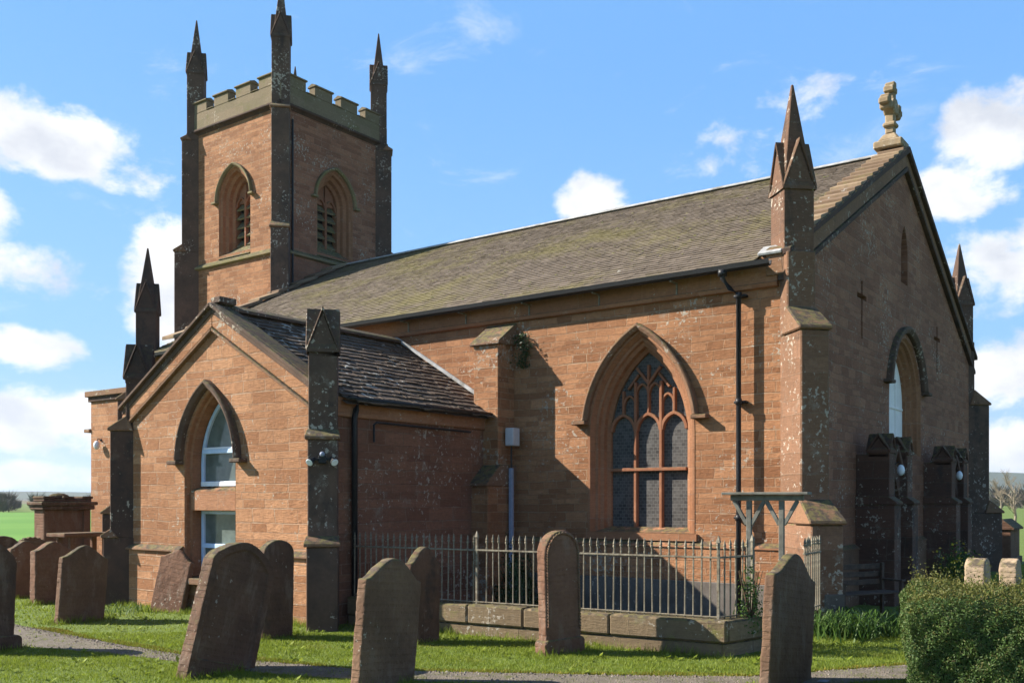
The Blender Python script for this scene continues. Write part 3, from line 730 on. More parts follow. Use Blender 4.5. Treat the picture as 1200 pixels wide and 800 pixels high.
IAW = AWA - .08; fz0, fz1 = -.36, -.29
for zb_, arch in ((2.235, True), (.63, False)):
    mb = MB()
    if arch:
        A_ = parch(IAW, AWC, AWS, zb_, 12, AWX); B_ = parch(IAW - .07, AWC, AWS, zb_ + .09, 12, AWX)
        mb.loft([[FA(u, v, fz0) for u, v in A_], [FA(u, v, fz1) for u, v in A_], [FA(u, v, fz1) for u, v in B_], [FA(u, v, fz0) for u, v in B_]], True)
        mb.boxf(FA, AWX - IAW + .07, AWX + IAW - .07, 2.82, 2.90, fz0 + .002, fz1 + .025); mb.boxf(FA, AWX - IAW + .03, AWX + IAW - .03, zb_, zb_ + .085, fz1, fz1 + .03, 1)
        mb.boxf(FA, AWX - IAW + .07, AWX + IAW - .07, 2.901, 2.935, fz0 + .004, fz1 + .01, 1)
    else:
        mb.boxf(FA, AWX - IAW, AWX - IAW + .07, zb_, 1.80, fz0, fz1); mb.boxf(FA, AWX + IAW - .07, AWX + IAW, zb_, 1.80, fz0, fz1)
        mb.boxf(FA, AWX - IAW + .071, AWX + IAW - .071, 1.13, 1.21, fz0 + .002, fz1 + .02); mb.boxf(FA, AWX - IAW + .071, AWX + IAW - .071, 1.74, 1.80, fz0, fz1 - .004); mb.boxf(FA, AWX - IAW + .071, AWX + IAW - .071, zb_, zb_ + .08, fz0, fz1 - .004)
        mb.boxf(FA, AWX - .025, AWX + .025, zb_ + .08, 1.13, fz0 + .004, fz1 - .006)
    sub(mb, 'window_frame', [M['blue'], M['white']], aw, .006)
    mb = MB()
    pp = parch(IAW - .05, AWC, AWS, zb_ + .05, 12, AWX) if arch else [(AWX - IAW + .05, zb_), (AWX + IAW - .05, zb_), (AWX + IAW - .05, 1.78), (AWX - IAW + .05, 1.78)]
    mb.add([FA(u, v, -.335) for u, v in pp], [tuple(range(len(pp)))]); sub(mb, 'pane', M['pane'], aw, 0)
# annex buttresses
for x, sgn, lab in ((AX1, 1, None), (AX0, -1, None)):
    fr = diag(x, AY, sgn, -1); mb = MB()
    buttress(mb, fr, [(1.28, .56, .235), (2.92, .44, .225), (4.3, .32, .22)] if sgn > 0 else [(1.28, .32, .23), (3.3, .20, .22), (4.3, -.08, .21)], mi=0)
    c = Fr(fr.O + fr.N * (.10 if sgn > 0 else -.29), fr.U, fr.N); pinnacle(mb, c, .22, 4.2, 4.34, 4.92)
    part(mb, 'annex_buttress', [M['sooty'] if sgn > 0 else M['black'], M['buff']], bevel=.018)
mb = MB(); x = AX1 + .075
mb.tube([(x + .1, AY + .62, AE + .0), (x + .02, AY + .62, AE - .16), (x, AY + .6, AE - .3), (x, AY + .6, -.1)], .05, 10)
mb.tube([(x + .12, AY + .35, AE + .0), (x + .12, -.1, AE + .0)], .035, 8)
part(mb, 'annex_downpipe', M['iron'], bevel=0, smooth=True)
mb = MB(); x = AX1 + .07
mb.tube([(x, AY + 1.05, 2.95), (x, AY + 1.05, 3.24), (x, AY + 1.12, 3.28), (x, -1.0, 3.26)], .02, 6); part(mb, 'cable_pipe', M['iron'], bevel=0)

# --- west block beside the tower
mb = MB()
mb.box(-21.0, NL + .05, .35, 4.6, -.3, 5.0); part(mb, 'vestibule_wall', M['annex'], bevel=.01)
mb = MB(); mb.box(-21.12, NL + .05, .22, 4.6, 4.98, 5.14, 0); mb.box(-21.06, NL + .04, .29, 4.6, 4.84, 4.978, 1); mb.box(-21.3, -21.0, .3, .8, 3.96, 4.06, 0); part(mb, 'vestibule_coping', [M['buff'], M['black']])

# --- tower
TX0, TX1, TY0, TY1 = -22.41, -17.87, 4.78, 9.32
TCX, TCY = (TX0 + TX1) / 2, (TY0 + TY1) / 2
TCX = TX1 - 2.27
FTS = Fr((TCX, TY0, 0), (1, 0, 0), (0, -1, 0)); FTE = Fr((TX1, TCY, 0), (0, 1, 0), (1, 0, 0)); FTN = Fr((TCX, TY1, 0), (-1, 0, 0), (0, 1, 0)); FTW = Fr((TX0, TCY, 0), (0, -1, 0), (-1, 0, 0))
TH = 2.27; TP = 14.28; TA, TC_, TSp, TB = .80, .30, 11.72, 9.98
mb = MB()
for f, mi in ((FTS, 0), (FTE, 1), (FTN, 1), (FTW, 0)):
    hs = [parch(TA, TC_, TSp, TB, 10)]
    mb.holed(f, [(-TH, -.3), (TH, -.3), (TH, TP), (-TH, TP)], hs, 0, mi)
part(mb, 'tower_wall', [M['ashlar'], M['gable']], bevel=0)  # east and north faces take the darker, shade-toned stone
mb = MB()
for f in (FTS, FTE, FTN, FTW):
    mb.prism(Fr(f.O - f.U * TH, f.N, f.U), [(-.01, 9.66), (.10, 9.70), (.10, 9.76), (.0, 9.86), (-.01, 9.86)], -.09, 2 * TH + .09)
part(mb, 'tower_string_course', M['sill'], bevel=0)
for f in (FTS, FTE, FTN, FTW):
    mb = MB()
    splay(mb, f, 0, TA, TC_, TSp, TB, [(0, .002, 0), (.04, -.05, .03), (.10, -.08, .05), (.12, -.18, .1), (.22, -.24, .15), (.24, -.36, .22), (.34, -.40, .28), (.34, -.62, .28)])
    mb.prism(Fr(f.O - f.U * TA * .98, f.N, f.U), [(.02, 9.86), (.05, 9.87), (-.40, TB + .3), (-.40, 9.86)], 0, 2 * TA * .98, 1)
    bw_ = part(mb, 'belfry_window', [M['dressed'], M['sill']], bevel=0)
    mb = MB(); hood(mb, f, TA, TC_, TSp, 11.78, 0, .10, .03, .12, .12); sub(mb, 'hood_mould', M['sill'], bw_)
    ia = TA - .34; mb = MB()
    mb.boxf(f, -.045, .045, TB + .2, 12.05, -.56, -.42)
    for k in (-1, 1):
        mb.bar(f, arcpart(ia / 2 - .02, ia * .25, 11.62, 11.62, 5, k * ia / 2), .06, -.56, -.43)
        mb.prism(f, [(k * .03, 11.72), (k * ia * 1.0, 11.75), (k * ia * .75, 12.2), (k * .03, 12.45)][::k], -.57, -.50)
    sub(mb, 'tracery', M['tracery'], bw_)
    for j in range(5):
        mb = MB(); z = TB + .42 + j * .30
        for k in (-1, 1): mb.prism(Fr(f.O + f.U * (k * ia / 2 - ia / 2 + .03), f.N, f.U), [(-.46, z - .1), (-.43, z - .06), (-.60, z + .16), (-.64, z + .13)], 0, ia - .06)
        sub(mb, 'louvre', M['sill'], bw_, 0)
    mb = MB(); pp = parch(ia, TC_, TSp, TB, 8); mb.add([f(u, v, -.66) for u, v in pp], [tuple(range(len(pp)))]); sub(mb, 'dark_opening', M['dark'], bw_, 0)
mb = MB(); o_ = .10
for f in (FTS, FTE, FTN, FTW):
    mb.prism(Fr(f.O - f.U * (TH + .02), f.N, f.U), [(-.01, TP - .10), (.05, TP - .04), (o_ + .05, TP), (o_ + .05, TP + .07), (o_, TP + .09), (-.01, TP + .09)], -.08, 2 * TH + .12, 1)
    mb.boxf(f, -TH - o_ + .003, TH + o_ - .32, TP + .08, TP + .62, -.22, o_)
    for k in range(4):
        c = -1.70 + k * 1.13; hw = .375
        mb.boxf(f, c - hw, c + hw, TP + .62, TP + .96, -.20, o_ - .004)
        mb.prism(Fr(f.O + f.U * (c - hw - .03), f.N, f.U), [(-.25, TP + .95), (o_ + .05, TP + .95), (o_ + .05, TP + 1.0), (-.06, TP + 1.08), (-.25, TP + 1.0)], 0, 2 * hw + .06)
    for k in range(3): mb.boxf(f, -1.70 + k * 1.13 + .376, -1.70 + k * 1.13 + .754, TP + .621, TP + .66, -.24, o_ + .03)
part(mb, 'parapet', [M['mossy'], M['black']], bevel=.015)
for sx_, sy_, x, y in ((1, -1, TX1, TY0), (1, 1, TX1, TY1), (-1, 1, TX0, TY1), (-1, -1, TX0, TY0)):
    fr = diag(x, y, sx_, sy_); mb = MB()
    buttress(mb, fr, [(10.3, .52, .27), (14.05, .28, .27), (14.3, .12, .27)], mi=0)
    b = part(mb, 'tower_buttress', [M['sooty'], M['buff']], bevel=.015)
    mb = MB(); pinnacle(mb, Fr(fr.O - fr.N * .16, fr.U, fr.N), .275, 14.2, 16.35, 17.05, 18.2, .80)
    sub(mb, 'pinnacle', M['sooty'], b)
mb = MB(); mb.box(TX0 + .2, TX1 - .2, TY0 + .2, TY1 - .2, TP + .1, TP + .3); part(mb, 'tower_roof', M['lead'])
mb = MB(); mb.tube([(TX1 + .06, TY0 + .42, 13.9), (TX1 + .06, TY0 + .42, 8.5), (TX1 + .3, TY0 + .4, 8.25)], .035, 8); part(mb, 'tower_downpipe', M['iron'], bevel=0)

# ------------------------------------------------------------------ low wall and iron railing round the enclosure
A0, A1, A2 = np.array((-5.62, -4.22)), np.array((.53, -3.62)), np.array((.73, -2.80))
def wallseg(mb, a, b, h0, h1, th, z0, over=0.):
    a = np.array(a); b = np.array(b); u = (b - a) / np.linalg.norm(b - a); n = np.array((u[1], -u[0]))
    f = Fr((*a, 0), (*u, 0), (*n, 0)); mb.boxf(f, -over, np.linalg.norm(b - a) + over, z0, h1, -th, over); return f
lw_ = empty('low_stone_wall', (0, 0, 0)); tag(lw_, 'low buff stone wall carrying the iron railing in front of the nave', 'wall')
mb = MB(); wallseg(mb, A0, A1, 0, .17, .36, -.3); wallseg(mb, A1, A2, 0, .17, .36, -.3); mb.build('footing', M['lowwall'], lw_, .02)
mb = MB()
L01 = np.linalg.norm(A1 - A0); u01 = (A1 - A0) / L01; n01 = np.array((u01[1], -u01[0]))
fw = Fr((*A0, 0), (*u01, 0), (*n01, 0)); cuts = [0, 1.15, 2.3, 3.25, 4.6, L01 + .05]
for a, b in zip(cuts[:-1], cuts[1:]): mb.boxf(fw, a + .004, b - .004, .172, .455 + rnd.uniform(-.008, .008), -.34, .03)
L12 = np.linalg.norm(A2 - A1); u12 = (A2 - A1) / L12; n12 = np.array((u12[1], -u12[0])); fw2 = Fr((*A1, 0), (*u12, 0), (*n12, 0))
mb.boxf(fw2, .06, L12 + .03, .172, .452, -.34, .03)
mb.build('wall_stones', M['lowwall'], lw_, .025)
rl = empty('iron_railing', (0, 0, 0)); tag(rl, 'spear topped iron railing standing on the low wall before the nave', 'railing')
def picket_mesh():
    mb = MB(); r = .0115
    mb.tube([(0, 0, 0), (0, 0, .96)], r, 6)
    mb.loft([[(q * math.cos(k * 1.5708), q * math.sin(k * 1.5708), z) for k in range(4)] for q, z in ((.012, .93), (.026, .955), (.013, .972), (.022, .985), (.003, 1.06))], True, True)
    mb.tube([(0, 0, .85), (0, 0, .875)], .017, 6)
    return mb
RZ = .42
def run(parent, fr, n0, L, sp, rails=(1.25,), posts=(), first=[None], skip=()):
    mb = MB()
    for z in rails: mb.boxf(fr, 0, L, z - .012, z + .012, n0 - .02, n0 + .02)
    mb.boxf(fr, 0, L, .475, .49, n0 - .018, n0 + .018)
    mb.build('rail', M['rail'], parent, .003)
    k = int(L / sp)
    for i in range(k + 1):
        u = i * L / k
        if i in skip: continue
        if first[0] is None:
            o = picket_mesh().build('picket', M['rail'], parent)
            first[0] = o
        else:
            o = first[0].copy(); COL.objects.link(o); o.parent = parent
        o.location = Vector(fr(u, RZ + rnd.uniform(-.012, .012), n0)); o.rotation_euler = (rnd.uniform(-.012, .012), rnd.uniform(-.012, .012), rnd.uniform(0, .3))
    for u in posts:
        mb = MB(); mb.boxf(fr, u - .018, u + .018, .40, 1.44, n0 - .018, n0 + .018); mb.loft([[fr(u - q, z, n0 - q), fr(u + q, z, n0 - q), fr(u + q, z, n0 + q), fr(u - q, z, n0 + q)] for q, z in ((.028, 1.44), (.022, 1.47), (.003, 1.54))], True, True)
        mb.build('post', M['rail'], parent, .003)
run(rl, fw, -.17, L01 - .12, .113, posts=(2.35, L01 - .12), skip=(21, 33))
run(rl, Fr((*(A1 - n12 * .17 + u12 * .12), 0), (*u12, 0), (*n12, 0)), 0, L12 - .1, .113, posts=(L12 - .12,))
gp = empty('iron_gate', (0, 0, 0)); tag(gp, 'low arched iron gate beside the timber frame at the wall end', 'gate')
fg = Fr((.80, -2.60, 0), tuple(np.append((np.array((1.0, -2.05)) - np.array((.80, -2.60))) / .585, 0)), (.94, -.34, 0)); mb = MB()
mb.bar(fg, [(0, .05), (0, .82)], .03, -.015, .015); mb.bar(fg, [(.58, .05), (.58, .82)], .03, -.015, .015); mb.bar(fg, [(0, .15), (.58, .15)], .025, -.012, .012)
mb.bar(fg, [(.29 - .29 * math.cos(math.pi * i / 8), .82 + .14 * math.sin(math.pi * i / 8)) for i in range(9)], .025, -.014, .014); mb.build('gate_frame', M['iron'], gp)
mb = MB()
for i in range(1, 6): mb.boxf(fg, .58 * i / 6 - .008, .58 * i / 6 + .008, .15, .84 + .1 * math.sin(math.pi * i / 6), -.008, .008)
mb.build('gate_bars', M['iron'], gp)
rb = empty('iron_railing', (0, 0, 0)); tag(rb, 'short run of iron railing between the timber frame and the corner buttress', 'railing')
q0, q1 = np.array((1.0, -2.0)), np.array((.95, -1.2)); Lq = np.linalg.norm(q1 - q0); uq = (q1 - q0) / Lq
run(rb, Fr((*q0, 0), (*uq, 0), (uq[1], -uq[0], 0)), 0, Lq, .1)

# ------------------------------------------------------------------ timber frame over the gate
tf = empty('timber_frame', (.62, -2.47, 0), (0, 0, R(8))); tag(tf, 'weathered timber beam on two braced posts over the gate by the corner buttress', 'timber frame')
f0 = Fr((0, 0, 0), (1, 0, 0), (0, -1, 0))
mb = MB(); mb.boxf(f0, -.56, .60, 2.065, 2.10, -.14, .14); mb.build('top_board', M['timber'], tf, .006)
mb = MB(); mb.boxf(f0, -.46, .52, 1.985, 2.063, -.045, .045); mb.build('beam', M['timber'], tf, .006)
for u in (-.21, .23):
    mb = MB(); mb.boxf(f0, u - .034, u + .034, -.1, 1.984, -.035, .035); mb.build('post', M['timber'], tf, .005)
    for sg in (-1, 1):
        mb = MB(); mb.bar(f0, [(u + sg * .03, 1.66), (u + sg * .21, 1.985)], .05, -.028, .028); mb.build('brace', M['timber'], tf, .004)

# ------------------------------------------------------------------ lamps
def globe_lamp(loc, N, label, s=1.):
    n = Vector(N); e = empty('wall_lamp', loc); tag(e, label, 'lamp')
    mb = MB(); mb.tube([(0, 0, .10 * s), tuple(n * .10 * s + Vector((0, 0, .14 * s))), tuple(n * .15 * s + Vector((0, 0, .06 * s)))], .014 * s, 6); mb.ball((0, 0, .10 * s), .045 * s); mb.build('bracket', M['iron'], e)
    mb = MB(); c = n * .15 * s; mb.ball((c.x, c.y, -.06 * s), .095 * s, sq=(1, 1, 1.45)); mb.build('globe', M['white'], e, smooth=True)
globe_lamp((-20.45, .35, 3.62), (0, -1, 0), 'white globe lamp on the low block left of the annex', .95)
globe_lamp((.49, 4.52, 2.62), (1, 0, 0), 'white globe lamp above the door nearest the corner buttress', .8)
globe_lamp((.49, 9.75, 2.62), (1, 0, 0), 'white globe lamp above the far door of the gable', .8)
fl = diag(AX1, AY, 1, -1); e = empty('floodlight', fl(0, 2.62, .44)); tag(e, 'twin headed security floodlight on the annex corner buttress', 'floodlight')
g = Fr((0, 0, 0), fl.U, fl.N)
mb = MB(); mb.boxf(g, -.06, .06, -.07, .05, 0, .06); mb.boxf(g, -.17, .17, -.02, .01, .03, .06); mb.build('bracket', M['iron'], e, .008)
mb = MB(); mb.ball(g(0, .07, .07), .04); mb.build('sensor', M['pvc'], e, smooth=True)
for sg in (-1, 1):
    q = g(sg * .16, -.03, .10); mb = MB(); d_ = np.array(g.U) * sg * .5 + np.array(g.N) * .7 + np.array((0, 0, -.5)); d_ /= np.linalg.norm(d_)
    mb.tube([tuple(np.array(q) - d_ * .07), tuple(np.array(q)), tuple(np.array(q) + d_ * .06)], [.03, .05, .065], 10); h = mb.build('lamp_head', M['iron'], e)
    mb = MB(); mb.tube([tuple(np.array(q) + d_ * .061), tuple(np.array(q) + d_ * .068)], [.06, .05], 10); mb.build('lens', M['white'], h)

# ------------------------------------------------------------------ bench
bn = empty('bench', (.86, 1.35, 0), (0, 0, R(63))); tag(bn, 'dark slatted wooden bench against the gable wall', 'bench')
mb = MB()
for k in range(4): mb.box(-.7, .7, -.16 + k * .11, -.07 + k * .11, .43, .455)
mb.build('seat', M['wood'], bn, .006)
mb = MB()
for k in range(3): mb.box(-.7, .7, .28 + k * .03, .30 + k * .03, .55 + k * .13, .64 + k * .13)
mb.build('backrest', M['wood'], bn, .006)
for sx_ in (-.66, .66):
    for y in (-.15, .26):
        mb = MB(); mb.box(sx_ - .03, sx_ + .03, y - .03, y + .03, -.05, .62 if y < 0 else .92); mb.build('leg', M['wood'], bn, .006)
    mb = MB(); mb.box(sx_ - .04, sx_ + .04, -.2, .3, .621, .655); mb.build('armrest', M['wood'], bn, .006)

# ------------------------------------------------------------------ headstones
def ogee(w, h, hs, led=.0, n=10):
    a = w / 2; L = [(-a, -.25), (a, -.25), (a, hs)]
    b = a - led
    if led: L.append((b, hs))
    pts = [(b * (1 - t / n), hs + (h - hs) * (.5 - .5 * math.cos(math.pi * min(1, t / n * 1.0)))) for t in range(1, n + 1)]
    L += pts; L += [(-u, z) for u, z in pts[::-1][1:]]
    if led: L.append((-b, hs))
    L.append((-a, hs)); return L
def bell(w, h, hs, led, n=8):
    """square shoulders, concave sweep into a rounded head"""
    a = w / 2; b = a - led; L = [(-a, -.25), (a, -.25), (a, hs), (b, hs)]; pts = []
    for t in range(1, n + 1):
        x = t / n
        pts.append((b * (1 - x), hs + (h - hs) * (math.sin(x * math.pi / 2) ** 1.15 if x > .0 else 0)))
    L += pts; L += [(-u, z) for u, z in pts[::-1][1:]]; L += [(-b, hs), (-a, hs)]; return L
def roundtop(w, h, n=12, p=1.):
    a = w / 2; zs = h - a * p
    return [(-a, -.25), (a, -.25)] + [(a * math.cos(math.pi * i / n), zs + a * p * math.sin(math.pi * i / n)) for i in range(n + 1)]
def peaked(w, h, hs, n=10):
    a = w / 2; pts = [(a * (1 - i / n), h - (h - hs) * (1 - i / n) ** 1.7 - .045 * (1 if i == 0 else 0)) for i in range(n + 1)]
    return [(-a, -.25), (a, -.25)] + pts + [(-u, z) for u, z in pts[::-1][1:]]
def scallop(w, h, n=24):
    a = w / 2; pts = [(a * math.cos(math.pi * i / n), h - a * .5 + a * .5 * math.sin(math.pi * i / n) - .03 * (i % 3 == 0)) for i in range(n + 1)]
    return [(-a, -.25), (a, -.25)] + pts
FH = Fr((0, 0, 0), (0, 1, 0), (1, 0, 0))
WT = bpy.data.textures.new('weathering', 'CLOUDS'); WT.noise_scale = .16; WT.noise_depth = 5
WT2 = bpy.data.textures.new('chipping', 'CLOUDS'); WT2.noise_scale = .035; WT2.noise_depth = 2
def worn(o, st=.019, vox=.012):
    m = o.modifiers.new('remesh', 'REMESH'); m.mode = 'VOXEL'; m.voxel_size = vox; m.use_smooth_shade = True
    for tx, q in ((WT, st), (WT2, st * .35)):
        d = o.modifiers.new('wear', 'DISPLACE'); d.texture = tx; d.strength = q; d.mid_level = .5; d.texture_coords = 'GLOBAL'
    return o
GROUP = 'headstones in the churchyard'
def headstone(x, y, poly, t, mat, label, lean=0, pitch=0, yaw=0, panel=None, plinth=None, beads=False, z=0.):
    e = empty('headstone', (x, y, z), (-R(lean), R(pitch), R(yaw))); tag(e, label, 'headstone', GROUP)
    mb = MB()
    if panel:
        zc = .5 * max(v for _, v in poly); mg = panel; a = max(u for u, _ in poly); H = max(v for _, v in poly)
        inn = [(u * (a - mg) / a, (.12 if v < .1 else .12 + (v - .0) * (H - mg - .12) / H)) for u, v in poly]
        mb.holed(FH, poly, [inn], 0); mb.loft([[FH(u, v, 0) for u, v in inn], [FH(u * .97, v * .99, -.025) for u, v in inn]], True)
        mb.add([FH(u * .97, v * .99, -.025) for u, v in inn], [tuple(range(len(inn)))])
        mb.add([FH(u, v, -t) for u, v in poly], [tuple(range(len(poly)))]); mb.loft([[FH(u, v, 0) for u, v in poly], [FH(u, v, -t) for u, v in poly]], True)
        worn(mb.build('stone', mat, e, .014, seg=2))
    else:
        mb.prism(FH, poly, -t, 0); worn(mb.build('stone', mat, e, .022, seg=2))
    if plinth:
        mb = MB(); w_, h_, d_ = plinth
        mb.prism(FH, [(-w_ / 2, -.25), (w_ / 2, -.25), (w_ / 2, h_ - .04), (w_ / 2 - .04, h_), (-w_ / 2 + .04, h_), (-w_ / 2, h_ - .04)], -t - d_, d_); mb.build('base', mat, e, .015)
    if beads:
        mb = MB(); pts = [p for p in poly if p[1] > .2]
        path = [(pts[0][0] - .035, .3)] + [((u) * .875, (v if v < 1.2 else v - .035)) for u, v in pts] + [(-pts[0][0] + .035, .3)]
        P = [np.array(p) for p in path]; acc = []
        for a, b in zip(P[:-1], P[1:]):
            d = np.linalg.norm(b - a); k = max(1, int(round(d / .038)))
            acc += [a + (b - a) * i / k for i in range(k)]
        pts3=[]; rad=[]
        for q, q2 in zip(acc[:-1], acc[1:]):
            pts3 += [(.013, q[0], q[1]), (.013, (q[0] + q2[0]) / 2, (q[1] + q2[1]) / 2)]; rad += [.021, .008]
        mb.tube(pts3, rad, 6)
        mb.build('beading', mat, e, smooth=True)
    return e
headstone(-1.56, -7.55, bell(.88, 1.37, 1.14, .05), .14, M['tomb'], 'brown headstone with square shoulders and domed top, nearest stone left of centre', 6, 0, 1)
headstone(-3.63, -8.13, peaked(.92, 1.54, 1.30), .19, M['tombdark'], 'big dark headstone with peaked top leaning hard to the right before the annex', 15.5, 0, 0, panel=.085)
headstone(-5.33, -5.87, roundtop(.56, 1.42, 12, .75), .15, M['tombdark'], 'dark round topped headstone standing behind the big leaning stone', 1.5)
headstone(-3.30, -4.98, bell(.60, 1.34, 1.12, .04), .14, M['tombdark'], 'dark shouldered headstone before the left end of the low wall', 1.5, 0, -2)
headstone(-1.26, -4.56, roundtop(.60, 1.60, 16, 1.), .17, M['tombred'], 'tall narrow red headstone with round top and beaded edge before the low wall', -1.5, 0, -16, plinth=(.68, .20, .03), beads=True)
headstone(1.94, -5.05, ogee(1.25, 1.43, 1.17), .12, M['tomb'], 'brown headstone with curved peaked top standing before the timber frame', 8, 0, 0)
headstone(-7.44, -8.95, peaked(.70, 1.45, 1.2), .18, M['tombdark'], 'dark headstone on a base at the left edge of the picture', 2.5, 0, 0, plinth=(.86, .2, .06))
headstone(-9.40, -6.53, ogee(.80, 1.25, 1.05), .14, M['tomb'], 'broad brown headstone with curved shoulders beside the left annex buttress', 4.5, 0, 0)
headstone(-12.5, -5.32, ogee(.75, 1.19, 1.02), .22, M['tombred'], 'red headstone with low curved top behind the broad brown one', .5)
headstone(-14.0, -5.08, ogee(.62, 1.16, 1.02), .17, M['tombred'], 'narrow red headstone left of the one with low curved top', -1)
headstone(-16.45, -4.36, roundtop(.66, 1.18, 10, .6), .18, M['tombdark'], 'dark round headed headstone far off at the left edge', 0)
headstone(-16.3, -3.80, scallop(.60, 1.15), .12, M['tomb'], 'headstone with scalloped top peeping over the narrow red stone', 1)
headstone(-18.2, -4.9, roundtop(.6, 1.0, 10, .5), .15, M['tomb'], 'low brown headstone at the left edge, behind the dark round headed one', 0)
# stone leaning on the annex wall (its carved face looks south)
e = headstone(-9.50, AY - .33, ogee(.72, 1.12, .96), .12, M['tombred'], 'weathered red headstone propped against the annex wall', 0, 0, -84)
e.rotation_euler = (R(-9), R(7), 0); e.rotation_mode = 'XYZ'
e.rotation_euler = Matrix.to_euler(Matrix.Rotation(R(7), 3, 'Y') @ Matrix.Rotation(R(-9), 3, 'X') @ Matrix.Rotation(R(-78), 3, 'Z'))
headstone(3.06, -.62, roundtop(.42, 1.20, 12, .75), .26, M['tombpale'], 'pale thick round topped headstone behind the hedge, nearer of two', 0)
headstone(3.26, .62, roundtop(.42, 1.14, 12, .75), .24, M['tombpale'], 'pale round topped headstone behind the hedge, farther of two', 0)

# house shaped monument right of the church
hm = empty('pedestal_tomb', (.42, 18.3, 0)); tag(hm, 'house shaped sandstone tomb beyond the hedge at the right edge', 'tomb')
mb = MB(); mb.box(-.48, .0, -.3, 1.3, -.1, 1.06); mb.box(-.55, .07, -.37, 1.37, -.1, .2); mb.build('body', M['tombred'], hm, .015)
mb = MB(); mb.prism(Fr((-.24, -.36, 0), (1, 0, 0), (0, 1, 0)), [(-.34, 1.062), (.34, 1.062), (.34, 1.12), (0, 1.40), (-.34, 1.12)], 0, 1.72); mb.build('roof_stone', M['tombdark'], hm, .01)
# monument and table tomb at the left
mo = empty('wall_monument', (-19.87, -1.0, 0)); tag(mo, 'massive red sandstone wall monument with heavy cornice beyond the headstones', 'monument')
mb = MB(); mb.box(-.48, 0, -.66, .66, -.2, 1.72)
mb.build('body', M['tombred'], mo, .012)
mb = MB(); mb.box(.002, .05, -.66, -.46, .2, 1.72); mb.box(.002, .05, .46, .66, .2, 1.72); mb.box(-.5, .09, -.7, .7, -.2, .2); mb.build('pilasters', M['tombred'], mo, .01)
mb = MB(); mb.box(-.56, .14, -.74, .74, 1.722, 1.84); mb.box(-.62, .2, -.8, .8, 1.842, 1.94); mb.box(-.5, .08, -.68, .68, 1.942, 2.02)
for k in range(3): mb.box(-.5, .10, -.7 + k * .55, -.38 + k * .55, 2.02, 2.09)
mb.ball((-.2, -.12, 2.06), .2, sq=(1, 1.5, .6)); mb.build('cornice', M['tombdark'], mo, .02)
tt = empty('table_tomb', (-15.3, -3.2, 0), (0, 0, R(4))); tag(tt, 'flat slab table tomb on stone legs beside the wall monument', 'tomb')
mb = MB(); mb.box(-.35, .35, -.62, .62, 1.16, 1.25); mb.build('slab', M['tombred'], tt, .015)
for x in (-.25, .2):
    for y in (-.45, .4):
        mb = MB(); mb.box(x, x + .1, y, y + .12, -.1, 1.16); mb.build('leg', M['tombred'], tt, .01)

# ------------------------------------------------------------------ ground
def ground_mat():
    m, t, b, tc = material('turf'); P = tc.outputs['Object']
    n = t.noise(P, 1.3, 6, .65); f = t.noise(P, 22, 5, .7)
    c = t.mix(t.step(n, .3, .7), (.13, .19, .026), (.19, .25, .045)); c = t.mix(t.step(f, .35, .7), (.07, .105, .02), c)
    far = t.noise(P, .012, 3); c = t.mix(t.step(far, .45, .55, 0, .25), c, (.09, .13, .03))
    t.L.new(c, b.inputs['Base Color']); t.L.new(t.bump(f, .6, .03), b.inputs['Normal']); return m
M['turf'] = ground_mat()
mb = MB(); G = 2350
mb.add([(-G, -G, 0), (G, -G, 0), (G, G, 0), (-G, G, 0)], [(0, 1, 2, 3)]); tag(mb.build('ground', M['turf']), kind='structure')
UP = [(-24, -6.2), (-16, -7.0), (-12, -7.25), (-10.5, -7.31), (-8.63, -7.45), (-6.38, -7.58), (-5.04, -7.58), (-3.88, -7.3), (-2.6, -7.02), (-1.88, -6.66), (-.12, -5.66), (1.32, -4.72), (1.83, -3.95), (2.53, -2.9), (4.6, -.6), (9, 4)]
LO = [(-24, -7.6), (-16, -8.3), (-12, -8.6), (-10.2, -8.6), (-8.2, -8.6), (-6.0, -8.06), (-4.7, -7.94), (-3.3, -7.82), (-2.2, -7.5), (-1.4, -7.1), (.30, -6.12), (1.85, -5.08), (2.42, -4.35), (3.15, -3.4), (5.3, -1.1), (9.8, 3.4)]
def dense(P, k=14, j=.03, seed=1):
    r = random.Random(seed); out = []
    for a, b in zip(P[:-1], P[1:]):
        for i in range(k): t = i / k; out.append((a[0] + (b[0] - a[0]) * t + r.uniform(-j, j), a[1] + (b[1] - a[1]) * t + r.uniform(-j, j)))
    return out + [P[-1]]
UPd, LOd = dense(UP), dense(LO, seed=2)
def path_mat():
    m, t, b, tc = material('worn_path'); P = tc.outputs['Object']
    n = t.noise(P, 3, 5, .65); f = t.noise(P, 60, 3, .7); v = t.n('ShaderNodeTexVoronoi'); t.L.new(P, v.inputs[0]); v.inputs['Scale'].default_value = 45
    c = t.mix(t.step(n, .35, .7), (.095, .08, .062), (.155, .13, .10)); c = t.mix(t.step(f, .4, .7, 0, .6), c, (.25, .22, .19)); c = t.mix(t.step(t.noise(P, 4, 6, .7), .5, .66, 0, .85), c, (.085, .09, .028))
    t.L.new(c, b.inputs['Base Color']); t.L.new(t.bump(t.math('ADD', v.outputs['Distance'], f), .8, .012), b.inputs['Normal']); return m
mb = MB(); mb.loft([[(x, y, .006) for x, y in UPd], [(x, y, .006) for x, y in LOd]], False); tag(mb.build('path', path_mat()), kind='structure')
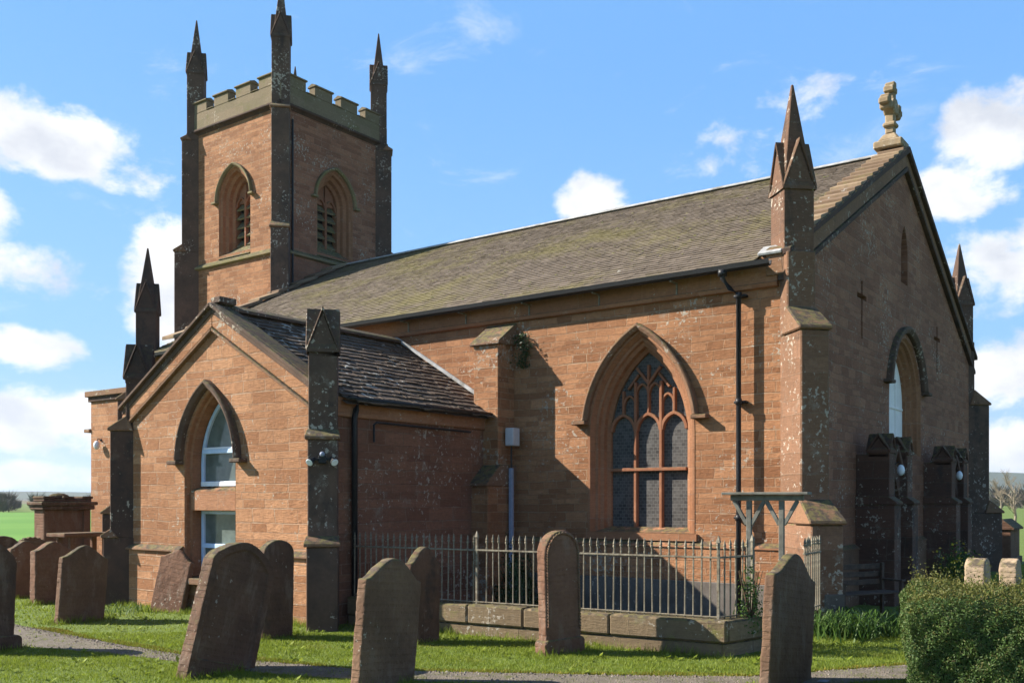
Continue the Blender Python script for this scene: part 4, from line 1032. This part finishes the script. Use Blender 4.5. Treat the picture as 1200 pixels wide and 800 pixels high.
# gravel scattered on the path edges
rg = np.random.default_rng(5)
def in_path(x, y):
    ux = np.array([p[0] for p in UP]); uy = np.array([p[1] for p in UP]); lx = np.array([p[0] for p in LO]); ly = np.array([p[1] for p in LO])
    return (y < np.interp(x, ux, uy)) & (y > np.interp(x, lx, ly))
def outside_things(x, y):
    ok = ~((x > NL - .1) & (x < .08) & (y > -.1)) & ~((x > AX0 - .02) & (x < AX1 + .02) & (y > AY - .02)) & ~((x < -17) & (y > .3) & (x > -22.5))
    # inside the low wall's enclosure: bare earth and ground cover
    yw = np.interp(x, [-5.62, .53], [-4.22, -3.62]); ok &= ~((x > -5.9) & (x < .75) & (y > yw - .02))
    return ok
# ---- grass blades
def blades(n, dmin, dmax, hmin, hmax, wd, seed, name, keep=None, mat=None):
    r = np.random.default_rng(seed); dep = np.sqrt(r.uniform(dmin ** 2, dmax ** 2, n)); lat = r.uniform(-.66, .66, n) * dep
    x = CAM[0] + VD[0] * dep + VR[0] * lat; y = CAM[1] + VD[1] * dep + VR[1] * lat
    k = outside_things(x, y) & (~in_path(x, y) | (r.random(n) < .03 + .16 * (np.sin(x * 2.3 + np.sin(y * 3.1) * 2) * np.sin(y * 4.7 + x) > .35)))
    if keep is not None: k &= keep(x, y, r)
    x, y = x[k], y[k]; m = len(x)
    tuft = .6 + .8 * (np.sin(x * 3.1 + np.sin(y * 2.3) * 2) * np.sin(y * 3.7 + np.sin(x * 1.9) * 2) * .5 + .5)
    h = r.uniform(hmin, hmax, m) * tuft; a = r.uniform(0, 6.283, m); ln = r.uniform(.1, .9, m) * h; b = r.uniform(0, 6.283, m)
    ww = wd * r.uniform(.6, 1.3, m) * np.maximum(1, np.hypot(x - CAM[0], y - CAM[1]) / 11)
    V = np.zeros((m, 3, 3)); V[:, 0] = np.stack([x - np.cos(a) * ww, y - np.sin(a) * ww, np.full(m, -.005)], 1); V[:, 1] = np.stack([x + np.cos(a) * ww, y + np.sin(a) * ww, np.full(m, -.005)], 1)
    V[:, 2] = np.stack([x + np.cos(b) * ln, y + np.sin(b) * ln, h], 1)
    return tag(fast(name, V, 3, mat), kind='stuff')
M['blade'] = islands('grass_blades', [(.14, .19, .016), (.21, .28, .028), (.29, .34, .055), (.235, .30, .033)], .55, bump=0, trans=.42, moss=((.25, .24, .045), .5, 1.1))
M['mossb'] = islands('moss_tips', [(.21, .17, .02), (.27, .21, .03), (.13, .14, .02)], .8, bump=0, trans=.2)
blades(330000, 7.2, 14.5, .014, .042, .005, 1, 'grass', None, M['blade'])
blades(170000, 14.5, 30, .016, .046, .007, 2, 'grass', None, M['blade'])
STONES = [o for o in bpy.data.objects if o.get('category') in ('headstone', 'tomb', 'monument')]
def near_base(x, y, r):
    k = np.zeros(len(x), bool)
    for o in STONES:
        yw = o.rotation_euler.z; dx = x - o.location.x; dy = y - o.location.y; u = dy * math.cos(yw) - dx * math.sin(yw); n_ = dx * math.cos(yw) + dy * math.sin(yw)
        k |= (np.abs(u) < .58) & (n_ > -.36) & (n_ < .14)
    yw = np.interp(x, [-5.62, .53], [-4.22, -3.62]); k |= (x > -5.5) & (x < .7) & (y < yw - .03) & (y > yw - .16)
    k |= (x > AX0 - .3) & (x < AX1 + .3) & (y < AY - .03) & (y > AY - .3)
    return k & (r.random(len(x)) < .8)
blades(420000, 8, 23, .05, .13, .0045, 9, 'grass', near_base, M['blade'])
# clover and daisy-leaf rosettes scattered in the turf
def rosettes(n, seed):
    r = np.random.default_rng(seed); dep = np.sqrt(r.uniform(8.5 ** 2, 19 ** 2, n)); lat = r.uniform(-.62, .62, n) * dep
    x = CAM[0] + VD[0] * dep + VR[0] * lat; y = CAM[1] + VD[1] * dep + VR[1] * lat; k = outside_things(x, y) & ~in_path(x, y); x, y = x[k], y[k]; V = []
    for px_, py_ in zip(x, y):
        for j in range(r.integers(4, 9)):
            a = r.uniform(0, 6.283); L = r.uniform(.03, .085); d = np.array((math.cos(a), math.sin(a), r.uniform(.2, .9))); sd2_ = np.array((-math.sin(a), math.cos(a), 0)) * L * .3; p = np.array((px_, py_, .012))
            V += [p, p + d * L * .55 - sd2_, p + d * L, p + d * L * .55 + sd2_]
    return tag(fast('turf_weeds', np.array(V), 4, M['blade']), kind='stuff')
def near_upper(x, y, r):
    yu = np.interp(x, [p[0] for p in UP], [p[1] for p in UP]); d = y - yu
    return (d > -.09) & (d < .17 * (0.6 + .8 * (np.sin(x * 2.7) * .5 + .5))) & (r.random(len(x)) < .9)
blades(420000, 8, 15, .014, .034, .007, 3, 'edge_moss', near_upper, M['mossb'])

# ------------------------------------------------------------------ plants
def leafmesh(name, P, Nrm, size, asp, mat, parent=None, seed=0, spread=.8, mi=None, mats=None):
    r = np.random.default_rng(seed); n = len(P); N_ = Nrm + r.normal(0, spread, (n, 3)); N_ /= np.linalg.norm(N_, axis=1)[:, None]
    A = np.cross(N_, r.normal(0, 1, (n, 3))); A /= np.linalg.norm(A, axis=1)[:, None]; B = np.cross(N_, A)
    s_ = size * r.uniform(.6, 1.4, (n, 1)); V = np.stack([P - A * s_ * .5, P + B * s_ * asp * .5, P + A * s_ * .5, P - B * s_ * asp * .5], 1)
    return fast(name, V, 4, mat, parent, mi, mats)
M['yew'] = islands('hedge_leaves', [(.034, .064, .018), (.062, .112, .026), (.095, .15, .034), (.05, .085, .022), (.12, .115, .035)], .6, bump=0, trans=.2)
M['yewtip'] = islands('hedge_shoots', [(.12, .12, .025), (.085, .10, .022), (.15, .125, .03)], .6, bump=0, trans=.3)
M['core'] = plain('hedge_inside', (.012, .018, .008), .9, .3, bump=0)
M['leaf'] = islands('green_leaves', [(.03, .07, .014), (.06, .12, .022), (.09, .15, .03)], .5, bump=0, trans=.3)
M['ivy'] = islands('dark_ivy_leaves', [(.014, .03, .01), (.03, .055, .015), (.045, .07, .02)], .5, bump=0, trans=.2)
M['stem'] = plain('brown_stems', (.09, .06, .035), .9, .3)
rosettes(900, 31)
# pebbles and crumbs of earth along the path
r = np.random.default_rng(41); PB = MB()
for i in range(2600):
    x = r.uniform(-11, 3.5); yu = np.interp(x, [p[0] for p in UP], [p[1] for p in UP]); yl = np.interp(x, [p[0] for p in LO], [p[1] for p in LO])
    t0 = r.choice([0, 1, 2], p=[.55, .2, .25]); y = yu - abs(r.normal(0, .09)) if t0 == 0 else yl + abs(r.normal(0, .07)) if t0 == 1 else r.uniform(yl, yu)
    q = r.uniform(.006, .02) * (1.6 if r.random() < .06 else 1); c = [(x + q * r.uniform(-1.3, 1.3), y + q * r.uniform(-1.3, 1.3), .004) for k in range(1)][0]; a = r.uniform(0, 6.28)
    base = [(x + q * math.cos(a + k * 1.2566) * r.uniform(.7, 1.3), y + q * math.sin(a + k * 1.2566) * r.uniform(.7, 1.3), .005) for k in range(5)]
    PB.add(base + [(x, y, .005 + q * r.uniform(.5, 1.1))], [(k, (k + 1) % 5, 5) for k in range(5)])
tag(PB.build('gravel', islands('path_gravel', [(.10, .085, .07), (.22, .19, .155), (.15, .11, .08), (.28, .25, .21)], scale=20, bump=.2)), kind='stuff')
# clipped hedge at the right: a rounded box along (a), depth (b)
hd = empty('hedge', (3.36, -6.05, 0)); tag(hd, 'clipped green hedge with yellowish shoots on top in the right foreground', 'hedge')
ha = np.array((.97, .243, 0)); ha /= np.linalg.norm(ha); hb = np.array((-.243, .97, 0)); LA, LB = 4.6, 2.3
def hedge_top(a, b): return 1.05 + .20 * np.clip((a - .3) / 1.5, 0, 1) * np.clip(b / 2, 0, 1) + .06 * np.sin(a * 2.1 + b) + .04 * np.sin(a * 5.3 - b * 3) + .10 * np.clip((a - 1) / 1.5, 0, 1)
mb = MB(); na, nb = 22, 12
def hp_(a, b, z): return tuple(ha * a + hb * b + np.array((0, 0, z)))
rings = []
for i in range(na + 1):
    a = .16 + (LA - .32) * i / na; ring = []
    for b in (.16, LB - .16): pass
    prof = [(.17, -.1), (.14, .4), (.14, hedge_top(a, .2) - .22)] + [(.2 + (LB - .4) * j / nb, hedge_top(a, .2 + (LB - .4) * j / nb) - .12) for j in range(nb + 1)] + [(LB - .14, .5), (LB - .17, -.1)]
    rings.append([hp_(a, b, z) for b, z in prof])
mb.loft(rings, True, True); mb.build('hedge_core', M['core'], hd)  # solid dark core added behind the leaves to fill the hedge
r = np.random.default_rng(9)
def hedge_pts(n_front, n_end, n_top):
    P = []; N_ = []
    a = r.uniform(0, LA, n_front); z = r.uniform(.0, 1, n_front) * hedge_top(a, 0); b = .04 * np.sin(a * 4 + z * 3) + .035 * np.sin(a * 9.1 + z * 2) * np.sin(z * 8 + a) + .03 * np.sin(a * 21) * np.sin(z * 19) + np.maximum(0, (z - hedge_top(a, 0) + .12)) * .7 + r.exponential(.03, n_front)
    P.append(np.outer(a, ha) + np.outer(b, hb) + np.outer(z, (0, 0, 1))); N_.append(np.tile(-hb, (n_front, 1)))
    b = r.uniform(0, LB, n_end); z = r.uniform(0, 1, n_end) * hedge_top(0, b); a = .05 * np.sin(b * 4 + z * 3) + np.maximum(0, (z - hedge_top(0, b) + .14)) * .8 + r.exponential(.035, n_end) - .05 * np.sin(z * 2.5) + .16 * (1 - z) * (z < 1)
    P.append(np.outer(a, ha) + np.outer(b, hb) + np.outer(z, (0, 0, 1))); N_.append(np.tile(-ha, (n_end, 1)))
    a = r.uniform(0, LA, n_top); b = r.uniform(0, LB, n_top); z = hedge_top(a, b) + .02 * np.sin(a * 13) * np.sin(b * 11) - r.exponential(.03, n_top) - np.maximum(0, .12 - np.minimum(np.minimum(a, b), LB - b)) * .7
    P.append(np.outer(a, ha) + np.outer(b, hb) + np.outer(z, (0, 0, 1))); N_.append(np.tile((0, 0, 1.), (n_top, 1)))
    return np.concatenate(P), np.concatenate(N_)
P, N_ = hedge_pts(95000, 36000, 70000)
leafmesh('leaves', P, N_, .025, .42, M['yew'], hd, 4, .75)
n = 9000; a = r.uniform(0, LA, n); b = r.uniform(0, LB, n); z = hedge_top(a, b) + .03 * np.sin(a * 13) * np.sin(b * 11) - np.maximum(0, .12 - np.minimum(np.minimum(a, b), LB - b)) * .7
hgt = (r.exponential(.022, n) + .012) * (.5 + .9 * (np.sin(a * 3.3) * np.sin(b * 4 + 1) > .1)); lean = r.normal(0, .25, (n, 2)); P = []
base = np.outer(a, ha) + np.outer(b, hb) + np.outer(z - .02, (0, 0, 1))
for k in range(5): q = base.copy(); q[:, 0] += lean[:, 0] * hgt * k / 2; q[:, 1] += lean[:, 1] * hgt * k / 2; q[:, 2] += hgt * k / 2; P.append(q + r.normal(0, .005, (n, 3)))
P = np.concatenate(P); ang = r.uniform(0, 6.28, len(P)); leafmesh('shoots', P, np.stack([np.cos(ang), np.sin(ang), np.full(len(P), .4)], 1), .026, .45, M['yewtip'], hd, 14, .4)

tw = MB()
for k in range(90):
    a = r.uniform(0, LA); z = r.uniform(.1, 1.0); L = r.uniform(.08, .22); p0 = ha * a + hb * .12 + np.array((0, 0, z)); d = -hb * r.uniform(.5, 1) + ha * r.normal(0, .5) + np.array((0, 0, r.uniform(-.1, .9))); d /= np.linalg.norm(d)
    tw.tube([tuple(p0), tuple(p0 + d * L)], [.004, .0015], 4)
tw.build('twigs', M['stem'], hd)['kind'] = 'stuff'
def tuft(name, loc, n, h, wd, mat, label, cat, seed, spread=.25):
    """clump of arching strap leaves"""
    r = np.random.default_rng(seed); V = []
    for i in range(n):
        a = r.uniform(0, 6.283); p = np.array((r.normal(0, spread * .5), r.normal(0, spread * .5), 0)); d = np.array((math.cos(a), math.sin(a), 0)); s_ = np.array((-d[1], d[0], 0)) * wd; H = h * r.uniform(.6, 1.1); o = r.uniform(.35, 1.0) * H
        q = [p, p + d * o * .3 + (0, 0, H * .6), p + d * o + (0, 0, H * .95), p + d * (o * 1.6) + (0, 0, H * .5)]
        for k in range(3):
            w0, w1 = s_ * (1 - k * .25), s_ * (1 - (k + 1) * .3); V += [q[k] - w0, q[k] + w0, q[k + 1] + w1, q[k + 1] - w1]
    e = empty(name, loc); tag(e, label, cat); fast('leaves', np.array(V), 4, mat, e); return e
tuft('daffodil_clump', (1.12, -.75, 0), 380, .40, .012, M['leaf'], 'clump of green strap leaves at the foot of the corner buttress', 'plant', 3, .62)
tuft('daffodil_clump', (1.5, -.2, 0), 200, .28, .012, M['leaf'], 'low green strap leaves in front of the bench', 'plant', 6, .5)
tuft('grass_tuft', (-10.0, -5.5, 0), 70, .16, .008, M['leaf'], 'small leafy tuft at the foot of the left annex buttress', 'plant', 8, .5)
def bush(name, loc, rad, n, size, mat, label, cat, seed, asp=.5, flower=None, stems=0):
    r = np.random.default_rng(seed); e = empty(name, loc); tag(e, label, cat); rad = np.array(rad)
    d = r.normal(0, 1, (n, 3)); d /= np.linalg.norm(d, axis=1)[:, None]; d[:, 2] = np.abs(d[:, 2]) * 1. ; lump = 1 + .22 * np.sin(d[:, 0] * 5 + seed) * np.sin(d[:, 1] * 6) + .15 * np.sin(d[:, 2] * 9 + d[:, 0] * 7)
    P = d * rad * (lump * r.uniform(.25, 1, n) ** .45)[:, None]
    leafmesh('leaves', P, d, size, asp, mat, e, seed, .8)
    if flower:
        k = r.choice(n, n // 9); leafmesh('flowers', P[k] * 1.05 + (0, 0, .02), d[k], size * .9, .9, flower, e, seed + 1, .6)['kind'] = 'stuff'
    mb = MB()
    for i in range(max(stems, 5)):
        a = r.uniform(0, 6.28); mb.tube([(0, 0, -.05), (math.cos(a) * rad[0] * .3, math.sin(a) * rad[1] * .3, rad[2] * .45), (math.cos(a) * rad[0] * .7, math.sin(a) * rad[1] * .7, rad[2] * .85)], [.012, .008, .004], 5)
    mb.build('stems', M['stem'], e); return e
M['yellow'] = plain('yellow_petals', (.62, .48, .03), .6, .15, bump=0)
bush('flowering_shrub', (1.35, 6.2, 0), (.6, 1.0, .98), 3200, .06, M['leaf'], 'yellow flowering shrub against the gable between the doors', 'shrub', 11, flower=M['yellow'])
bush('dark_shrub', (-4.4, -1.3, 0), (.5, .5, 1.15), 2600, .06, M['ivy'], 'dark evergreen shrub behind the railing near the conduit', 'shrub', 12)
bush('bramble', (.62, -2.95, .25), (.22, .26, .95), 700, .045, M['leaf'], 'straggling climber tangled in the end of the railing', 'climber', 13, stems=16)
bush('shrub', (.75, -2.2, 0), (.3, .3, .5), 900, .045, M['ivy'], 'low dark shrub at the foot of the timber frame', 'shrub', 14)
wp = empty('wall_plant', (-5.12, -.02, 4.75)); tag(wp, 'dark wiry weed growing from the nave wall beside the tall buttress', 'plant')
rr_ = np.random.default_rng(3); P = np.stack([rr_.normal(0, .07, 420), -np.abs(rr_.normal(.08, .07, 420)), rr_.uniform(-.25, .42, 420)], 1); P[:, 0] += .05 * np.sin(P[:, 2] * 14)
leafmesh('leaves', P, np.tile((0, -1., 0), (420, 1)), .05, .5, M['ivy'], wp, 5); mb = MB(); mb.tube([(0, 0, -.2), (.02, -.07, .05), (-.03, -.1, .4)], [.012, .008, .003], 5); mb.build('stems', M['stem'], wp)
# bare bed inside the enclosure
mb = MB(); mb.add([(-5.7, -3.9, .008), (-5.5, -4.0, .008), (.38, -3.3, .008), (.4, -.1, .008), (-5.7, -.9, .008)], [(0, 1, 2, 3, 4)]); tag(mb.build('soil', plain('bare_soil', (.07, .055, .035), .95, .4, 5, bump=.5, dirt=(.04, .06, .02))), kind='structure')
# scrap of litter on the path's edge
mb = MB(); mb.add([(0, 0, .01), (.11, .02, .014), (.12, .07, .03), (.01, .06, .02), (.05, .03, .035)], [(0, 1, 4), (1, 2, 4), (2, 3, 4), (3, 0, 4)]); o = mb.build('litter', M['pvc']); o.location = (2.06, -4.62, .004); tag(o, 'pale blue scrap of litter on the path at lower right', 'litter')

# ------------------------------------------------------------------ distance: fields, woods, hills
def wpos(px, dep): return np.array((CAM[0] + VD[0] * dep + VR[0] * (px - 600) / FW * dep, CAM[1] + VD[1] * dep + VR[1] * (px - 600) / FW * dep))
def hillmat(name, cols, sc):
    m, t, b, tc = material(name); P = tc.outputs['Object']; v = t.n('ShaderNodeTexVoronoi'); t.L.new(t.mapv(P, (1, 1, 2.5)), v.inputs[0]); v.inputs['Scale'].default_value = sc
    r_ = t.n('ShaderNodeValToRGB'); t.L.new(v.outputs['Color'], r_.inputs[0]); e = r_.color_ramp.elements; r_.color_ramp.interpolation = 'CONSTANT'
    while len(e) < len(cols): e.new(.5)
    for i, c in enumerate(cols): e[i].position = .15 + .7 * i / len(cols); e[i].color = (*c, 1)
    c = t.mix(t.step(t.noise(P, sc * 9, 5, .7), .45, .62, 0, .7), r_.outputs[0], (.045, .05, .03)); t.L.new(c, b.inputs['Base Color']); return m
def hill(name, dep, h, mat, seed, az0=-75, az1=75, depth=500, n=120, base=-2.):
    r = random.Random(seed); ph = [r.uniform(0, 6.28) for _ in range(5)]; rings = [[], [], []]
    for i in range(n + 1):
        a = R(az0 + (az1 - az0) * i / n); hh = h(math.degrees(a)) * (1 + .10 * math.sin(a * 9 + ph[0]) + .07 * math.sin(a * 23 + ph[1]) + .03 * math.sin(a * 61 + ph[2]))
        for k, (dd, z) in enumerate(((dep, base), (dep + depth * .55, hh), (dep + depth, base))):
            q = dd / math.cos(0); rings[k].append((CAM[0] + (VD[0] * math.cos(a) + VR[0] * math.sin(a)) * q, CAM[1] + (VD[1] * math.cos(a) + VR[1] * math.sin(a)) * q, z))
    mb = MB(); mb.loft(rings, False); return tag(mb.build(name, mat, smooth=True), kind='structure')
hill('hills', 1300, lambda a: 14 + 40 / (1 + math.exp(-(a - 8) / 6)), hillmat('far_hill_cover', [(.05, .07, .035), (.085, .08, .05), (.06, .085, .04)], .004), 1, depth=900)
hill('slope', 330, lambda a: 1.2 + 7.0 / (1 + math.exp(-(a - 14) / 5)), hillmat('field_slope', [(.16, .135, .075), (.09, .12, .04), (.19, .16, .095), (.075, .12, .03)], .012), 2, depth=420)
mf, t_, b_, tc_ = material('young_crop'); c = t_.mix(t_.step(t_.noise(tc_.outputs['Object'], .05, 4), .3, .7), (.075, .19, .015), (.11, .235, .025)); t_.L.new(c, b_.inputs['Base Color'])
mb = MB(); q = [wpos(-700, 60), wpos(330, 42), wpos(520, 150), wpos(-900, 150)]; mb.add([(*p, .02) for p in q], [(0, 1, 2, 3)]); tag(mb.build('field', mf), kind='structure')
# leafless wood along the far side of the field
M['twig'] = islands('bare_twigs', [(.12, .10, .085), (.17, .145, .12), (.10, .09, .075)], .9, bump=0)
def twig_crowns(pts, name, mat, seed, per=150, wd=.035):
    r = np.random.default_rng(seed); V = []
    for (x, y, h) in pts:
        for k in range(per):
            a = r.uniform(0, 6.283); z0 = h * r.uniform(.05, .6); d = np.array((math.cos(a), math.sin(a), r.uniform(.6, 1.6))); L = h * r.uniform(.2, .45); p = np.array((x, y, z0)) + np.array((math.cos(a), math.sin(a), 0)) * h * .12 * r.uniform(0, 2)
            e_ = p + d * L * .6; e_[2] = min(e_[2], h); s_ = np.array((VR[0], VR[1], 0)) * wd * r.uniform(.6, 2)
            V += [p - s_, p + s_, e_]
        s_ = np.array((VR[0], VR[1], 0)) * .1; p = np.array((x, y, -.1)); V += [p - s_, p + s_, p + (0, 0, h * .8)]
    return fast(name, np.array(V), 3, mat)
pts = []
for i in range(150):
    px = rnd.uniform(-420, 420); dep = rnd.uniform(150, 205); p = wpos(px, dep); pts.append((p[0], p[1], rnd.uniform(2.2, 4.0)))
tag(twig_crowns(pts, 'wood', M['twig'], 4, 520, .045), kind='stuff')
pts = []
for i in range(60):
    px = rnd.uniform(1090, 1500); dep = rnd.uniform(170, 320); p = wpos(px, dep); pts.append((p[0], p[1], rnd.uniform(3, 7)))
tag(twig_crowns(pts, 'wood', M['twig'], 6, 160, .12), kind='stuff')
# bare trees beyond the church on the right
def bare_tree(x, y, h, label, seed, mat):
    r = random.Random(seed); e = empty('bare_tree', (x, y, 0)); tag(e, label, 'tree', 'leafless trees beyond the church')
    tk = MB(); tk.tube([(0, 0, -.2), (.03 * h, 0, h * .25), (.0, .02 * h, h * .5), (.02 * h, .01 * h, h * .8)], [h * .028, h * .022, h * .016, h * .006], 8); tk.build('trunk', mat, e)
    mb = MB()
    def br(p, d, L, rad, dep):
        q = p + d * L; m_ = p + d * L * .5 + Vector((r.uniform(-1, 1), r.uniform(-1, 1), r.uniform(-.3, 1))) * L * .08
        mb.tube([p, m_, q], [rad, rad * .75, rad * .5], 4)
        if dep:
            for k in range(4):
                nd = (d + Vector((r.uniform(-1, 1), r.uniform(-1, 1), r.uniform(-.3, .9))) * .85).normalized(); br(p + d * L * r.uniform(.45, 1), nd, L * r.uniform(.5, .72), rad * .5, dep - 1)
    for k in range(11):
        a = r.uniform(0, 6.283); z = h * r.uniform(.25, .72); br(Vector((.01 * h, .01 * h, z)), Vector((math.cos(a), math.sin(a), r.uniform(.6, 1.3))).normalized(), h * r.uniform(.16, .3), h * .009, 3)
    mb.build('crown', mat, e)
M['bark'] = plain('pale_bare_bark', (.22, .18, .13), .9, .25)
for px, dep, h, lab, sd_ in ((1188, 62, 3.6, 'pale leafless tree just right of the church gable', 21), (1172, 120, 4.6, 'smaller leafless tree close beside the church gable', 22), (1235, 95, 5.2, 'leafless tree past the right edge beyond the hedge', 23)):
    p = wpos(px, dep); bare_tree(p[0], p[1], h, lab, sd_, M['bark'])

# ------------------------------------------------------------------ air
mh = bpy.data.materials.new('air'); mh.use_nodes = True; t_ = NT(mh.node_tree); t_.N.clear()
pv = t_.n('ShaderNodeVolumePrincipled'); pv.inputs['Color'].default_value = (.80, .88, 1, 1); pv.inputs['Density'].default_value = .00017; pv.inputs['Anisotropy'].default_value = .2
oo = t_.n('ShaderNodeOutputMaterial'); t_.L.new(pv.outputs[0], oo.inputs['Volume'])
mb = MB(); mb.box(-2450, 2450, -2450, 2450, -4, 95); tag(mb.build('haze', mh), kind='stuff')
